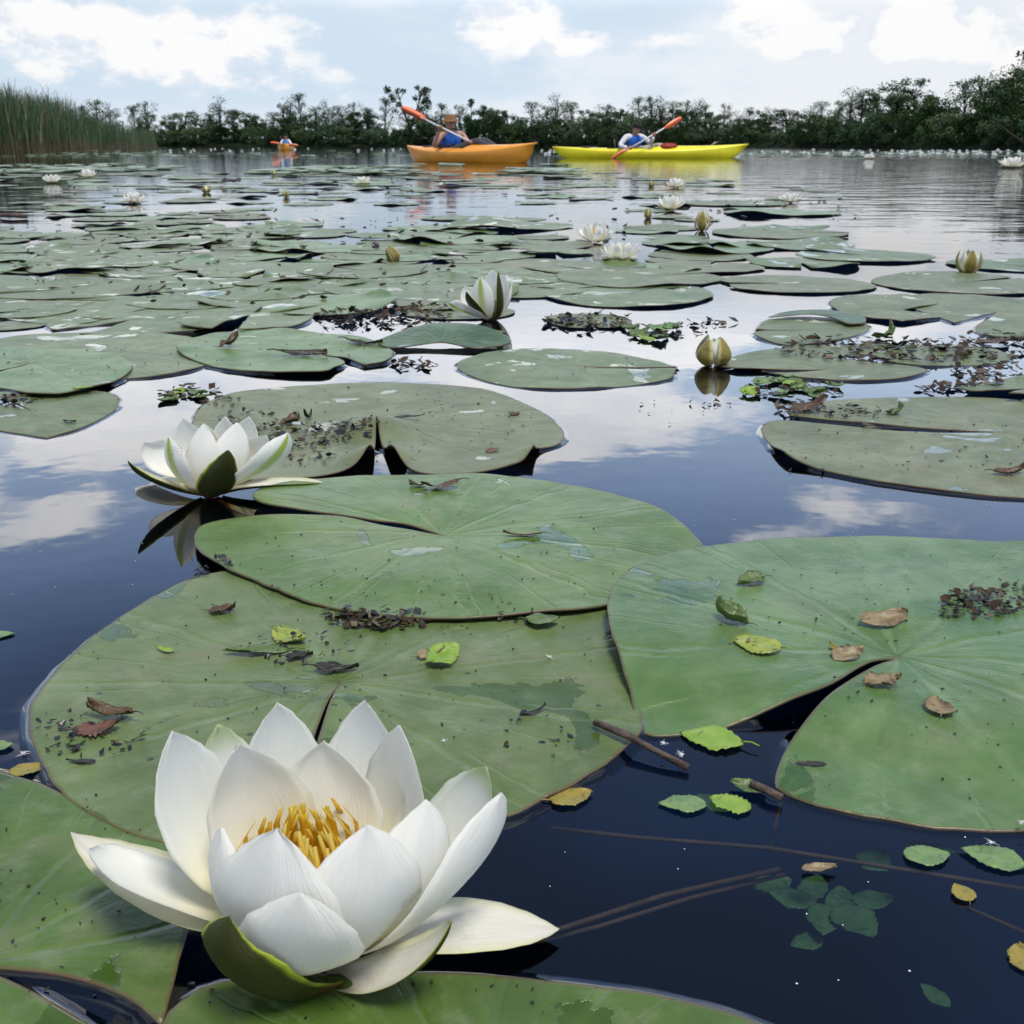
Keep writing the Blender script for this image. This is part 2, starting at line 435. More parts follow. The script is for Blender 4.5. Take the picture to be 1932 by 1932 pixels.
# ------------------------------------------------------------------ lily pads
def catmull(pts, step):
    n = len(pts); out = []
    for i in range(n):
        p0, p1, p2, p3 = pts[i - 1], pts[i], pts[(i + 1) % n], pts[(i + 2) % n]
        L = (p2 - p1).length; k = max(1, int(L / step))
        # keep real corners sharp
        a, b = (p1 - p0), (p2 - p1); c = (p3 - p2)
        m1 = (p2 - p0) * .5; m2 = (p3 - p1) * .5
        if a.length > 0 and b.length > 0 and a.normalized().dot(b.normalized()) < .1: m1 = b * .9
        if b.length > 0 and c.length > 0 and b.normalized().dot(c.normalized()) < .1: m2 = b * .9
        for m_, ll in ((m1, L), (m2, L)):
            if m_.length > 1.2 * L: m_ *= 1.2 * L / m_.length
        for j in range(k):
            t = j / k; t2 = t * t; t3 = t2 * t
            out.append(p1 * (2 * t3 - 3 * t2 + 1) + m1 * (t3 - 2 * t2 + t) + p2 * (-2 * t3 + 3 * t2) + m2 * (t3 - t2))
    return out


def inside(pt, poly):
    x, y = pt[0], pt[1]; c = False; n = len(poly); j = n - 1
    for i in range(n):
        a, b = poly[i], poly[j]
        if (a[1] > y) != (b[1] > y) and x < (b[0] - a[0]) * (y - a[1]) / (b[1] - a[1]) + a[0]: c = not c
        j = i
    return c


def seg_dist(p, poly):
    best = 1e9; n = len(poly)
    for i in range(n):
        a = poly[i]; b = poly[(i + 1) % n]; ab = b - a; l2 = ab.length_squared
        t = 0 if l2 == 0 else max(0, min(1, (p - a).dot(ab) / l2))
        d = (p - (a + ab * t)).length_squared
        if d < best: best = d
    return math.sqrt(best)


def pad_mesh(name, outline, notch_dir, zfun, spacing, thick=.0016, skirt=None, seed=0):
    """outline: 2-D Vectors round the origin (the stalk point); returns mesh; material 0 top, 1 underside, 2 water rim"""
    rr = random.Random(seed)
    pts = list(outline); nb = len(pts)
    xs = [p.x for p in pts]; ys = [p.y for p in pts]
    ds = []
    allp = list(pts)
    rin = spacing * .16
    for i in range(0, nb):      # a row just inside the rim, for the rim colour and the curl
        t = (pts[(i + 1) % nb] - pts[i - 1])
        if t.length == 0: continue
        nrm = Vector((-t.y, t.x)).normalized()
        for s_ in (1, -1):
            q = pts[i] + nrm * s_ * rin
            if inside(q, pts) and seg_dist(q, pts) > rin * .8: allp.append(q)
    y = min(ys); r = 0
    while y < max(ys):
        x = min(xs) + (spacing * .5 if r % 2 else 0)
        while x < max(xs):
            q = Vector((x + rr.uniform(-.15, .15) * spacing, y + rr.uniform(-.15, .15) * spacing))
            if inside(q, pts) and seg_dist(q, pts) > spacing * .45: allp.append(q)
            x += spacing
        y += spacing * .87; r += 1
    vo, eo, fo, *_ = geometry.delaunay_2d_cdt(allp, [], [list(range(nb))], 1, 1e-7)
    V2 = [Vector(v) for v in vo]
    # keep only triangles inside
    faces = []
    for f in fo:
        a, b, c = (V2[i] for i in f)
        ar = (b - a).cross(c - a)
        if abs(ar) < 1e-12: continue
        faces.append(tuple(f) if ar > 0 else (f[0], f[2], f[1]))
    rmax = max(p.length for p in pts)
    nd = math.atan2(notch_dir[1], notch_dir[0])
    n = len(V2); verts = []; ang = []; rad = []; edge = []
    for p in V2:
        verts.append((p.x, p.y, zfun(p.x, p.y)))
        ang.append((math.atan2(p.y, p.x) - nd) % (2 * math.pi)); rad.append(p.length / rmax); edge.append(seg_dist(p, pts))
    # underside
    cnt = {}
    for f in faces:
        for i in range(3):
            e = (f[i], f[(i + 1) % 3]); cnt[e] = cnt.get(e, 0) + 1
    bnd = [e for e in cnt if (e[1], e[0]) not in cnt]
    verts2 = [(v[0], v[1], v[2] - thick) for v in verts]
    allv = verts + verts2
    af = list(faces); mi = [0] * len(faces)
    for f in faces: af.append((f[2] + n, f[1] + n, f[0] + n)); mi.append(1)
    for a, b in bnd: af.append((b, a, a + n, b + n)); mi.append(1)
    ang += ang; rad += rad; edge += edge
    if skirt:     # water pulled up against the rim
        prof = [(0.0, .75), (.0010, .38), (.0022, .14), (.0042, 0.0)]
        nrm = {}
        for a, b in bnd:
            t = V2[b] - V2[a]
            if t.length: 
                k = Vector((t.y, -t.x)).normalized()
                nrm[a] = nrm.get(a, Vector((0, 0))) + k; nrm[b] = nrm.get(b, Vector((0, 0))) + k
        idx = {}
        for i, k in nrm.items():
            if k.length == 0: k = Vector((1, 0))
            k = k.normalized(); idx[i] = len(allv)
            ze = min(max(verts[i][2] - .0006, 0.0006), .004)
            hi = verts[i][2] > .0065     # edge stands clear of the water: no meniscus
            for d_, h_ in prof:
                allv.append((V2[i].x + k.x * d_ * skirt, V2[i].y + k.y * d_ * skirt, (ze * h_ if not hi else -.0006) - (.00015 if h_ == 0 else 0)))
                ang.append(0); rad.append(1); edge.append(1)
        for a, b in bnd:
            for j in range(3):
                af.append((idx[b] + j, idx[a] + j, idx[a] + j + 1, idx[b] + j + 1)); mi.append(2)
    return mesh_from(name, allv, af, True, mi, {'ang': ang, 'rad': rad, 'edge': edge})


PADS = []        # (centre, outline world 2-D, zfun world, approx radius)


def traced_pad(label, centre, outline, z, mat, lifts=(), amp=.0018, freq=9.0, spacing=.012, skirt=1.7, group='lily pads floating on the lake', seed=1):
    if 'middle' in group: z *= .55
    c = P(*centre)
    pts = [P(*p) for p in outline]
    step = spacing * .55
    o2 = [Vector((p.x - c.x, p.y - c.y)) for p in pts]
    sm = catmull(o2, step)
    # signed area -> counter-clockwise
    ar = sum(sm[i - 1].x * sm[i].y - sm[i].x * sm[i - 1].y for i in range(len(sm)))
    if ar < 0: sm.reverse()
    sm = [p + p.normalized() * .0016 * noise.noise((p.x * 60, p.y * 60, seed)) if p.length > .004 else p for p in sm]
    nd = o2[0]
    if nd.length < .004: nd = o2[1] + o2[-1]
    if nd.length < 1e-5: nd = Vector((0, -1))
    L = [(P(a, b).xy - c.xy, mm / 1000.0, rr) for (a, b, mm, rr) in lifts]

    def zf(x, y):
        h = z + amp * noise.noise((x * freq + seed * 7.1, y * freq, seed)) + amp * .5 * noise.noise((x * freq * 2.7, y * freq * 2.7, seed + 4.0))
        for (q, mm, rr) in L:
            d = math.hypot(x - q.x, y - q.y) / rr
            if d < 3: h += mm * math.exp(-d * d)
        return max(h, .0012)
    me = pad_mesh('lily_pad', sm, nd, zf, spacing, skirt=skirt, seed=seed)
    o = link('lily_pad', me, [M[mat], M['pad_under'], M['water']], None, (c.x, c.y, 0))
    tag(o, label, 'lily pad', group)
    PADS.append((c, [Vector((p.x + c.x, p.y + c.y)) for p in sm], lambda X, Y, c=c, zf=zf: zf(X - c.x, Y - c.y), max(p.length for p in sm)))
    return o


G = 'large lily pads in the foreground'
traced_pad('deep green lily pad filling the bottom left corner, wet dark patch near its tip', (-60, 1830),
           [(-58, 1832), (120, 1850), (240, 1890), (305, 1945), (345, 1800), (372, 1720), (365, 1640), (300, 1582), (200, 1540), (120, 1505), (60, 1482), (0, 1464), (-120, 1450), (-250, 1480), (-380, 1600), (-470, 1800), (-460, 2000), (-350, 2200), (-150, 2330), (60, 2300), (200, 2150), (262, 2010), (150, 1930), (20, 1860)],
           .0030, 'pad_deep', group=G, seed=2, amp=.001)
traced_pad('lily pad cut off by the bottom edge under the big open flower', (900, 2120),
           [(900, 2122), (700, 2250), (560, 2350), (400, 2260), (290, 2080), (300, 1960), (345, 1893), (420, 1864), (560, 1852), (770, 1846), (876, 1846), (1065, 1862), (1250, 1891), (1404, 1932), (1520, 1990), (1560, 2090), (1450, 2260), (1100, 2420), (800, 2450), (640, 2380)],
           .0028, 'pad_deep', group=G, seed=3, amp=.0008)
traced_pad('broad lily pad strewn with dead leaves directly behind the big open flower', (640, 1300),
           [(640, 1304), (603, 1400), (548, 1618), (750, 1602), (930, 1555), (1000, 1530), (1080, 1490), (1140, 1450), (1185, 1415), (1212, 1380), (1205, 1330), (1190, 1290), (1180, 1230), (1165, 1160), (1100, 1110), (1000, 1080), (850, 1066), (700, 1060), (560, 1068), (450, 1082), (350, 1105), (290, 1135), (220, 1180), (150, 1235), (95, 1290), (65, 1330), (58, 1372), (68, 1420), (95, 1475), (140, 1525), (200, 1560), (270, 1590), (345, 1606), (532, 1618), (594, 1400)],
           .0040, 'pad_mid', group=G, seed=4, amp=.0016, lifts=[(630, 1340, 3, .02)])
traced_pad('oval lily pad at the middle of the picture, its slit opening towards the second flower', (835, 1022),
           [(838, 1022), (760, 1006), (700, 1000), (600, 988), (510, 972), (480, 957), (490, 942), (560, 926), (640, 917), (760, 912), (900, 912), (1030, 922), (1130, 942), (1220, 970), (1290, 1010), (1335, 1052), (1330, 1090), (1280, 1130), (1170, 1155), (1080, 1172), (960, 1182), (840, 1188), (740, 1180), (640, 1165), (560, 1145), (500, 1120), (430, 1090), (385, 1060), (368, 1035), (380, 1010), (420, 998), (520, 993), (640, 996), (750, 1014)],
           .0095, 'pad_fresh', group=G, seed=5, amp=.0030, freq=7, lifts=[(835, 1022, -3.5, .03), (1330, 1060, -5, .05), (380, 1040, -3, .04), (840, 1100, 3, .06), (800, 1190, -2.5, .06), (640, 1165, -2.5, .05)])
traced_pad('large blue-green lily pad at the right with its notch open towards the viewer', (1692, 1258),
           [(1692, 1262), (1640, 1272), (1560, 1326), (1480, 1352), (1390, 1373), (1300, 1388), (1232, 1392), (1206, 1384), (1190, 1335), (1168, 1280), (1148, 1222), (1148, 1170), (1175, 1120), (1230, 1085), (1310, 1060), (1420, 1040), (1540, 1030), (1680, 1025), (1820, 1032), (1930, 1042), (2050, 1062), (2180, 1110), (2270, 1200), (2290, 1320), (2220, 1440), (2120, 1510), (2000, 1560), (1900, 1572), (1800, 1568), (1700, 1555), (1600, 1535), (1520, 1515), (1463, 1490), (1476, 1430), (1502, 1396), (1566, 1340), (1650, 1280)],
           .0140, 'pad_blue', group=G, seed=6, amp=.0035, freq=6, lifts=[(1692, 1262, -6, .05), (1160, 1230, 4, .035), (1210, 1385, -8, .05), (1300, 1385, -8, .06), (1500, 1345, 3, .03), (1470, 1480, -9, .06), (1640, 1540, -9, .07), (1850, 1575, -9, .09), (1600, 1030, -5, .12), (1900, 1040, -6, .12), (1480, 1410, 2, .03)])
traced_pad('mottled lily pad behind the second flower whose two lobes tent up at a dark notch', (712, 800),
           [(712, 815), (703, 868), (672, 893), (604, 908), (500, 912), (430, 907), (390, 890), (366, 850), (362, 806), (385, 768), (440, 745), (520, 735), (620, 728), (720, 725), (830, 730), (920, 740), (990, 765), (1040, 795), (1065, 825), (1052, 842), (1012, 855), (1000, 875), (950, 893), (880, 902), (800, 901), (752, 880), (722, 850)],
           .0028, 'pad_old', group=G, seed=7, amp=.0016, freq=8, spacing=.013, lifts=[(712, 818, 17, .045), (690, 880, 12, .03), (735, 872, 12, .03), (620, 905, 4, .05), (860, 903, 3, .06), (1010, 868, 13, .025), (960, 890, 3, .04)])
traced_pad('grey-green lily pad at the right edge with a pool of sky lying on it', (1890, 818),
           [(1890, 820), (1760, 812), (1640, 804), (1560, 797), (1490, 788), (1520, 768), (1600, 757), (1700, 752), (1800, 752), (1932, 760), (2100, 790), (2180, 850), (2120, 920), (2000, 945), (1900, 942), (1780, 930), (1640, 910), (1540, 890), (1490, 875), (1455, 848), (1437, 815), (1462, 798), (1550, 804), (1700, 818)],
           .0026, 'pad_old', group=G, seed=8, amp=.0018, freq=6, spacing=.016, lifts=[(1470, 870, 7, .04), (1640, 800, 3, .05), (1700, 915, 1.5, .08), (1620, 838, -3, .06)])
G = 'lily pads around the middle of the picture'
traced_pad('small clean oval lily pad alone in open water just before the half-open flower', (1085, 690),
           [(1084, 691), (1180, 700), (1276, 703), (1262, 718), (1180, 730), (1060, 736), (960, 730), (890, 712), (862, 692), (900, 673), (960, 664), (1050, 661), (1150, 669), (1230, 681), (1278, 699), (1180, 697)],
           .0045, 'pad_mid', group=G, seed=9, spacing=.016, amp=.003, lifts=[(1000, 665, 3, .06), (1270, 705, 3, .05), (1085, 690, -3, .04)])
traced_pad('dark green lily pad lobe standing up out of the water under the half-open flower', (830, 655),
           [(830, 657), (742, 662), (712, 652), (760, 640), (830, 634), (900, 636), (950, 645), (962, 655), (900, 664)],
           .0060, 'pad_dark', group=G, seed=10, spacing=.016, skirt=None, lifts=[(830, 634, 15, .12), (900, 636, 8, .10)])
traced_pad('round pale lily pad with a scalloped front at the left edge', (60, 690),
           [(62, 690), (-70, 720), (-160, 718), (-110, 690), (-40, 668), (40, 656), (130, 656), (200, 666), (245, 690), (246, 708), (200, 733), (130, 752), (60, 752), (10, 738), (-60, 730)],
           .0080, 'pad_fresh', group=G, seed=11, spacing=.018, amp=.003, lifts=[(130, 745, 6, .06), (240, 700, 5, .06)])
traced_pad('long lily pad wedged between two round ones at the left', (180, 670),
           [(182, 670), (-20, 700), (-90, 680), (-60, 655), (20, 638), (130, 631), (260, 630), (360, 640), (420, 660), (392, 690), (330, 707), (250, 716), (150, 716), (30, 702)],
           .0060, 'pad_mid', group=G, seed=12, spacing=.02, amp=.003)
traced_pad('round bright lily pad with dark scraps and a cleft at its right side', (590, 668),
           [(592, 668), (660, 684), (688, 694), (730, 686), (740, 668), (700, 645), (620, 632), (520, 625), (430, 630), (370, 641), (335, 660), (345, 676), (380, 690), (440, 702), (520, 709), (610, 709), (632, 700), (650, 688)],
           .0075, 'pad_fresh', group=G, seed=13, spacing=.018, amp=.004, lifts=[(600, 705, 3, .05), (345, 665, 5, .08)])
traced_pad('half-sunk lily pad with wet white streaks at the left edge above open water', (60, 775),
           [(58, 775), (-40, 760), (-60, 800), (0, 814), (88, 828), (150, 811), (214, 778), (222, 756), (190, 740), (100, 735), (-20, 742)],
           .0028, 'pad_old', group=G, seed=14, spacing=.018, amp=.002, lifts=[(0, 790, -3, .06), (180, 760, 3, .05)])
traced_pad('left one of two touching long lily pads below the dark debris', (250, 608),
           [(250, 608), (100, 625), (87, 616), (120, 601), (220, 592), (310, 590), (400, 600), (384, 624), (260, 633), (150, 634)], .0055, 'pad_mid', group=G, seed=15, spacing=.025, amp=.004)
traced_pad('right one of two touching long lily pads below the dark debris', (470, 602),
           [(472, 602), (400, 628), (345, 624), (350, 612), (400, 598), (480, 577), (560, 580), (592, 598), (556, 618), (450, 629)], .0095, 'pad_mid', group=G, seed=16, spacing=.025, amp=.005, lifts=[(380, 620, 9, .08)])
traced_pad('small lily pad with a dark green flap along its back rim', (1530, 625),
           [(1530, 626), (1428, 624), (1450, 606), (1540, 600), (1625, 611), (1637, 626), (1590, 641), (1500, 655), (1450, 646), (1425, 630)], .0055, 'pad_old', group=G, seed=17, spacing=.02, amp=.003)
traced_pad('dark green flap of a lily pad standing along the back of a small pad', (1545, 608),
           [(1545, 608), (1450, 608), (1480, 601), (1560, 600), (1620, 606), (1632, 618), (1600, 621)], .0110, 'pad_dark', group=G, seed=18, spacing=.02, skirt=None, lifts=[(1550, 600, 9, .14)])
traced_pad('pale lily pad with a straight front edge overlapping its neighbour at the right', (1700, 590),
           [(1702, 590), (1790, 600), (1702, 612), (1600, 598), (1565, 576), (1600, 561), (1700, 558), (1770, 575)], .0105, 'pad_old', group=G, seed=19, spacing=.025, amp=.004)
traced_pad('pale lily pad running out of the right edge beneath its neighbour', (1880, 590),
           [(1880, 592), (1800, 612), (1700, 575), (1720, 560), (1780, 556), (1932, 568), (2060, 588), (2060, 622), (1930, 640), (1840, 628)], .0060, 'pad_old', group=G, seed=20, spacing=.025, amp=.003)
traced_pad('muddy half-sunk lily pad under the brown debris right of the closed bud', (1640, 668),
           [(1640, 670), (1400, 690), (1352, 688), (1400, 671), (1490, 656), (1600, 650), (1750, 652), (1880, 662), (1900, 684), (1800, 692), (1700, 690)], .0035, 'pad_old', group=G, seed=21, spacing=.025, amp=.0025)
traced_pad('low lily pad whose dark front edge points at the closed bud', (1570, 700),
           [(1570, 702), (1390, 702), (1360, 696), (1440, 682), (1560, 680), (1690, 690), (1750, 702), (1690, 718), (1580, 720), (1450, 711)], .0060, 'pad_old', group=G, seed=22, spacing=.025, amp=.003, lifts=[(1440, 700, 4, .06)])
traced_pad('lily pad with raised wavy front edge at the right border', (1950, 740),
           [(1950, 742), (1850, 752), (1800, 744), (1870, 724), (1940, 714), (2040, 720), (2080, 745), (2000, 762), (1900, 762)], .0090, 'pad_mid', group=G, seed=23, spacing=.022, amp=.006, lifts=[(1900, 760, 8, .07)])
traced_pad('light rim of another lily pad behind the large right pad', (2000, 1040),
           [(2000, 1042), (1860, 1036), (1880, 1028), (1960, 1024), (2080, 1028), (2180, 1050), (2120, 1075), (2010, 1060)], .0050, 'pad_blue', group=G, seed=24, spacing=.02)


# ---- generic pads: a few shapes, copied one by one
def generic_pad(seed, mat):
    rr = random.Random(seed); outl = []
    gap = rr.uniform(.03, .16); n = 60
    ph = [rr.uniform(0, 6.28) for _ in range(4)]
    for i in range(n + 1):
        a = gap + (2 * math.pi - 2 * gap) * i / n
        r = 1 + .05 * noise.noise((math.cos(a) * 2.2, math.sin(a) * 2.2, seed)) + .035 * math.sin(2 * a + ph[0]) + .03 * math.sin(3 * a + ph[1]) + .012 * math.sin(7 * a + ph[2]) + .05 * math.cos(a)
        r *= 1 - .10 * math.exp(-((i / n) / .04) ** 2) - .10 * math.exp(-(((1 - i / n)) / .04) ** 2)
        outl.append(Vector((r * math.cos(a), r * math.sin(a))))
    outl.append(Vector((.04, 0)))
    ends = [(rr.uniform(0, 6.28), rr.uniform(.02, .11) * rr.choice((0, 0, 1)), rr.uniform(.25, .5)) for _ in range(3)]

    def zf(x, y):
        h = .014 * noise.noise((x * 1.5 + seed, y * 1.5, seed * .7)) + .010 * noise.noise((x * 4 + seed, y * 4, 3.3)) + .011
        for a, k, wd in ends:
            d = math.hypot(x - math.cos(a), y - math.sin(a)) / wd
            h += k * math.exp(-d * d)
        return max(h, .004)
    me = pad_mesh('lily_pad', outl, (1, 0), zf, .17, thick=.006, seed=seed)
    for a in me.attributes['edge'].data: a.value *= .17
    for m in (mat, M['pad_under'], M['water']): me.materials.append(m)
    return me


GP = [generic_pad(31 + i, M[k]) for i, k in enumerate(('pad_mid', 'pad_old', 'pad_fresh', 'pad_old', 'pad_mid', 'pad_old', 'pad_mid', 'pad_fresh', 'pad_old', 'pad_mid'))]
placed = [(c, r * .8) for c, _, _, r in PADS]
ZI = [0]


def put_pad(x, y, r, label, group, rz=None, z=None, var=None):
    ZI[0] += 1
    o = bpy.data.objects.new('lily_pad', GP[var if var is not None else R.randrange(len(GP))]); C.objects.link(o)
    o.location = (x, y, z if z is not None else .0004 + (ZI[0] * 7 % 19) * .00020)
    o.scale = (r, r * R.uniform(.92, 1.06), r); o.rotation_euler = (0, 0, rz if rz is not None else R.uniform(0, 6.28))
    tag(o, label, 'lily pad', group)
    placed.append((Vector((x, y, 0)), r))
    return o


HAND = [
    (1182, 558, 172, 'wide lily pad in front of the two white flowers, lowest of three stacked pads'), (1198, 527, 155, 'lily pad with raised wavy front edge, middle of three stacked pads'),
    (1235, 508, 96, 'small lily pad touching the foot of the nearer white flower, topmost of three stacked pads'), (1505, 538, 146, 'lily pad alone in open water between the stacked pads and the cream bud'),
    (1632, 485, 132, 'thin lily pad beyond open water, left of the cream bud'), (1815, 536, 178, 'dark-fronted lily pad lying in front of the cream bud'), (1900, 502, 110, 'lily pad behind the cream bud at the right edge'),
    (1345, 472, 118, 'lily pad with a flap folded over, right of the nearer white flower'), (1467, 441, 131, 'lily pad with a crest along its back, right of the green-striped bud'), (1516, 465, 100, 'lily pad squeezed behind the thin pad at the right'),
    (1270, 448, 60, 'short lily pad behind the nearer white flower'), (1380, 385, 100, 'far lily pad sprinkled with debris beside the starry flower'), (1470, 403, 110, 'far lily pad below the flower standing alone in open water'),
    (976, 505, 156, 'long smooth lily pad behind the half-open flower'), (918, 484, 100, 'lily pad behind the long smooth one at the centre'), (690, 515, 118, 'lily pad in front of the little yellow bud'),
    (730, 546, 120, 'silty lily pad left of the half-open flower'), (855, 454, 125, 'debris-flecked lily pad left of the two white flowers'), (1030, 463, 95, 'dark-ended lily pad just left of the two white flowers'),
    (960, 428, 127, 'lily pad whose right end folds up dark green'), (863, 413, 70, 'pale lily pad out in the bright water at the centre'), (610, 437, 62, 'brownish lily pad edging the bright water left of centre'),
    (630, 471, 82, 'lily pad beside the little yellow bud on its left'), (328, 421, 75, 'greener lily pad with a raised hump in the raft at the left'), (473, 446, 87, 'lily pad with a small dark fold beside bright water'),
    (277, 452, 48, 'small dark lily pad by the bright gap in the raft'), (502, 513, 130, 'broad lily pad with a dark green turned-up corner'), (640, 497, 85, 'lily pad behind the turned-up dark corner'),
    (200, 513, 50, 'small scalloped lily pad among the raft at the left'), (55, 511, 62, 'lily pad on the left edge of the raft'), (312, 523, 60, 'pale lily pad by a thin bright gap in the raft'),
    (155, 548, 156, 'broad lily pad with a curled green right end at the left'), (417, 549, 106, 'lily pad with a dark shadowed front in the middle of the raft'), (95, 568, 125, 'lily pad with a dark green right tip at the left edge'),
    (50, 590, 95, 'lily pad with crisp front rim at the left edge, above a bright gap'), (380, 486, 97, 'lily pad carrying dark twigs in the raft'), (190, 486, 100, 'yellowed lily pad in the raft at the left'), (570, 472, 95, 'lily pad with lifted rim beside a patch of blue water'),
    (30, 615, 60, 'dark fronted lily pad low on the left edge above a bright gap'), (470, 572, 90, 'lily pad behind the two touching long ones'), (610, 560, 80, 'torn silty lily pad behind the dark debris'), (1110, 607, 90, 'thin lily pad sunk behind the dark debris right of the half-open flower'),
]
for i, (cx, cy, hw, lab) in enumerate(HAND):
    c = P(cx, cy); dep = c.y * math.cos(PITCH) + H * math.sin(PITCH)
    put_pad(c.x, c.y, hw / (D * F) * dep, lab, 'lily pads around the middle of the picture', var=i % 10)

HOLES = [(70, 425, 110, 16), (640, 455, 95, 10), (700, 425, 110, 16), (350, 447, 40, 7), (60, 462, 60, 6), (230, 597, 60, 10), (90, 632, 60, 6), (600, 592, 60, 10), (1350, 600, 330, 60), (850, 400, 330, 14), (1200, 495, 40, 8), (430, 532, 30, 7), (600, 545, 30, 6)]


def want(px, py):
    for (x, y, a, b) in HOLES:
        if ((px - x) / a) ** 2 + ((py - y) / b) ** 2 < 1: return 0
    if py > 600: return 0
    if py > 428: return .9 if px < 980 - (py - 430) * .2 else (.12 if px < 1550 else 0)
    if py > 395: return .75 if px < 480 else (.26 if px < 1250 else .08 if px < 1600 else 0)
    if py > 352: return .20 if px < 480 else (.16 if px < 1250 else (.18 if px < 1560 else 0))
    if py > 326: return .5 if px < 1050 else (.18 if px < 1450 else 0)
    return 0


def zone(px, py):
    if py > 470: return ('grey-green lily pad in the crowded raft on the left, nearer than the little yellow bud', 'lily pads of the crowded raft at the left')
    if py > 428: return ('narrow-looking lily pad in the crowded raft on the left, farther than the little yellow bud', 'lily pads of the crowded raft at the left')
    if py > 395: return (('thin lily pad at the far edge of the raft at left' if px < 700 else 'thin lily pad scattered in bright water before the starry flower'), 'lily pads along the far edge of the raft')
    if py > 352: return (('distant lily pad in the bright water left of the half-open flower' if px < 900 else 'distant lily pad in the bright water around the starry flower'), 'distant lily pads in bright water')
    return (('sliver of a lily pad far out, left of the orange kayak' if px < 760 else 'sliver of a lily pad far out in front of the kayaks'), 'lily pads far out towards the kayaks')


count = 0; tries = 0
while count < 232 and tries < 30000:
    tries += 1
    py = 326 + (600 - 326) * R.random() ** 1.15; px = R.uniform(-60, 1990)
    if R.random() > want(px, py): continue
    c = P(px, py); r = R.uniform(.10, .165) if py > 352 else R.uniform(.16, .24)
    if any((c - q).xy.length < (r + rq) * (.50 if py > 428 else .66 if py > 400 else .8) for q, rq in placed): continue
    if any(inside(c.xy, ol) for _, ol, _, _ in PADS): continue
    a, b = zone(px, py); put_pad(c.x, c.y, r, a, b); count += 1


def ztop(x, y):
    best = 0.0
    for c, ol, zf, r in PADS:
        if (Vector((x, y)) - c.xy).length <= r and inside((x, y), ol): best = max(best, zf(x, y))
    return best


# the countless far pads that read as one grey-green sheet
mb = MB()
for _ in range(900):
    px = R.uniform(-40, 1980)
    py = R.choice((R.uniform(312, 330), R.uniform(284, 297)))
    if py > 300 and px > 1080: continue
    if py < 300 and 300 < px < 1360 and R.random() < .75: continue
    if py > 300 and noise.noise((px * .004, py * .09, 2.0)) < -.05: continue
    c = P(px, py); r = R.uniform(.16, .28); ph = R.uniform(0, 6); zz = .012 + R.random() * .02
    ring = [c + Vector((r * math.cos(k * .628 + ph), r * math.sin(k * .628 + ph), zz + .02 * R.random() ** 3)) for k in range(10)]
    low = [v + Vector((0, 0, -.008)) for v in ring]
    mb.loft([low, ring])
M['pad_far'] = simple('pad_far_green', (.10, .15, .065), .4, .5, .3, 4.0, (.14, .19, .10))
tag(mb.build('lily_pad_field', M['pad_far'], smooth=False), 'grey-green sheet of countless distant lily pads', 'lily pads', kind='stuff')


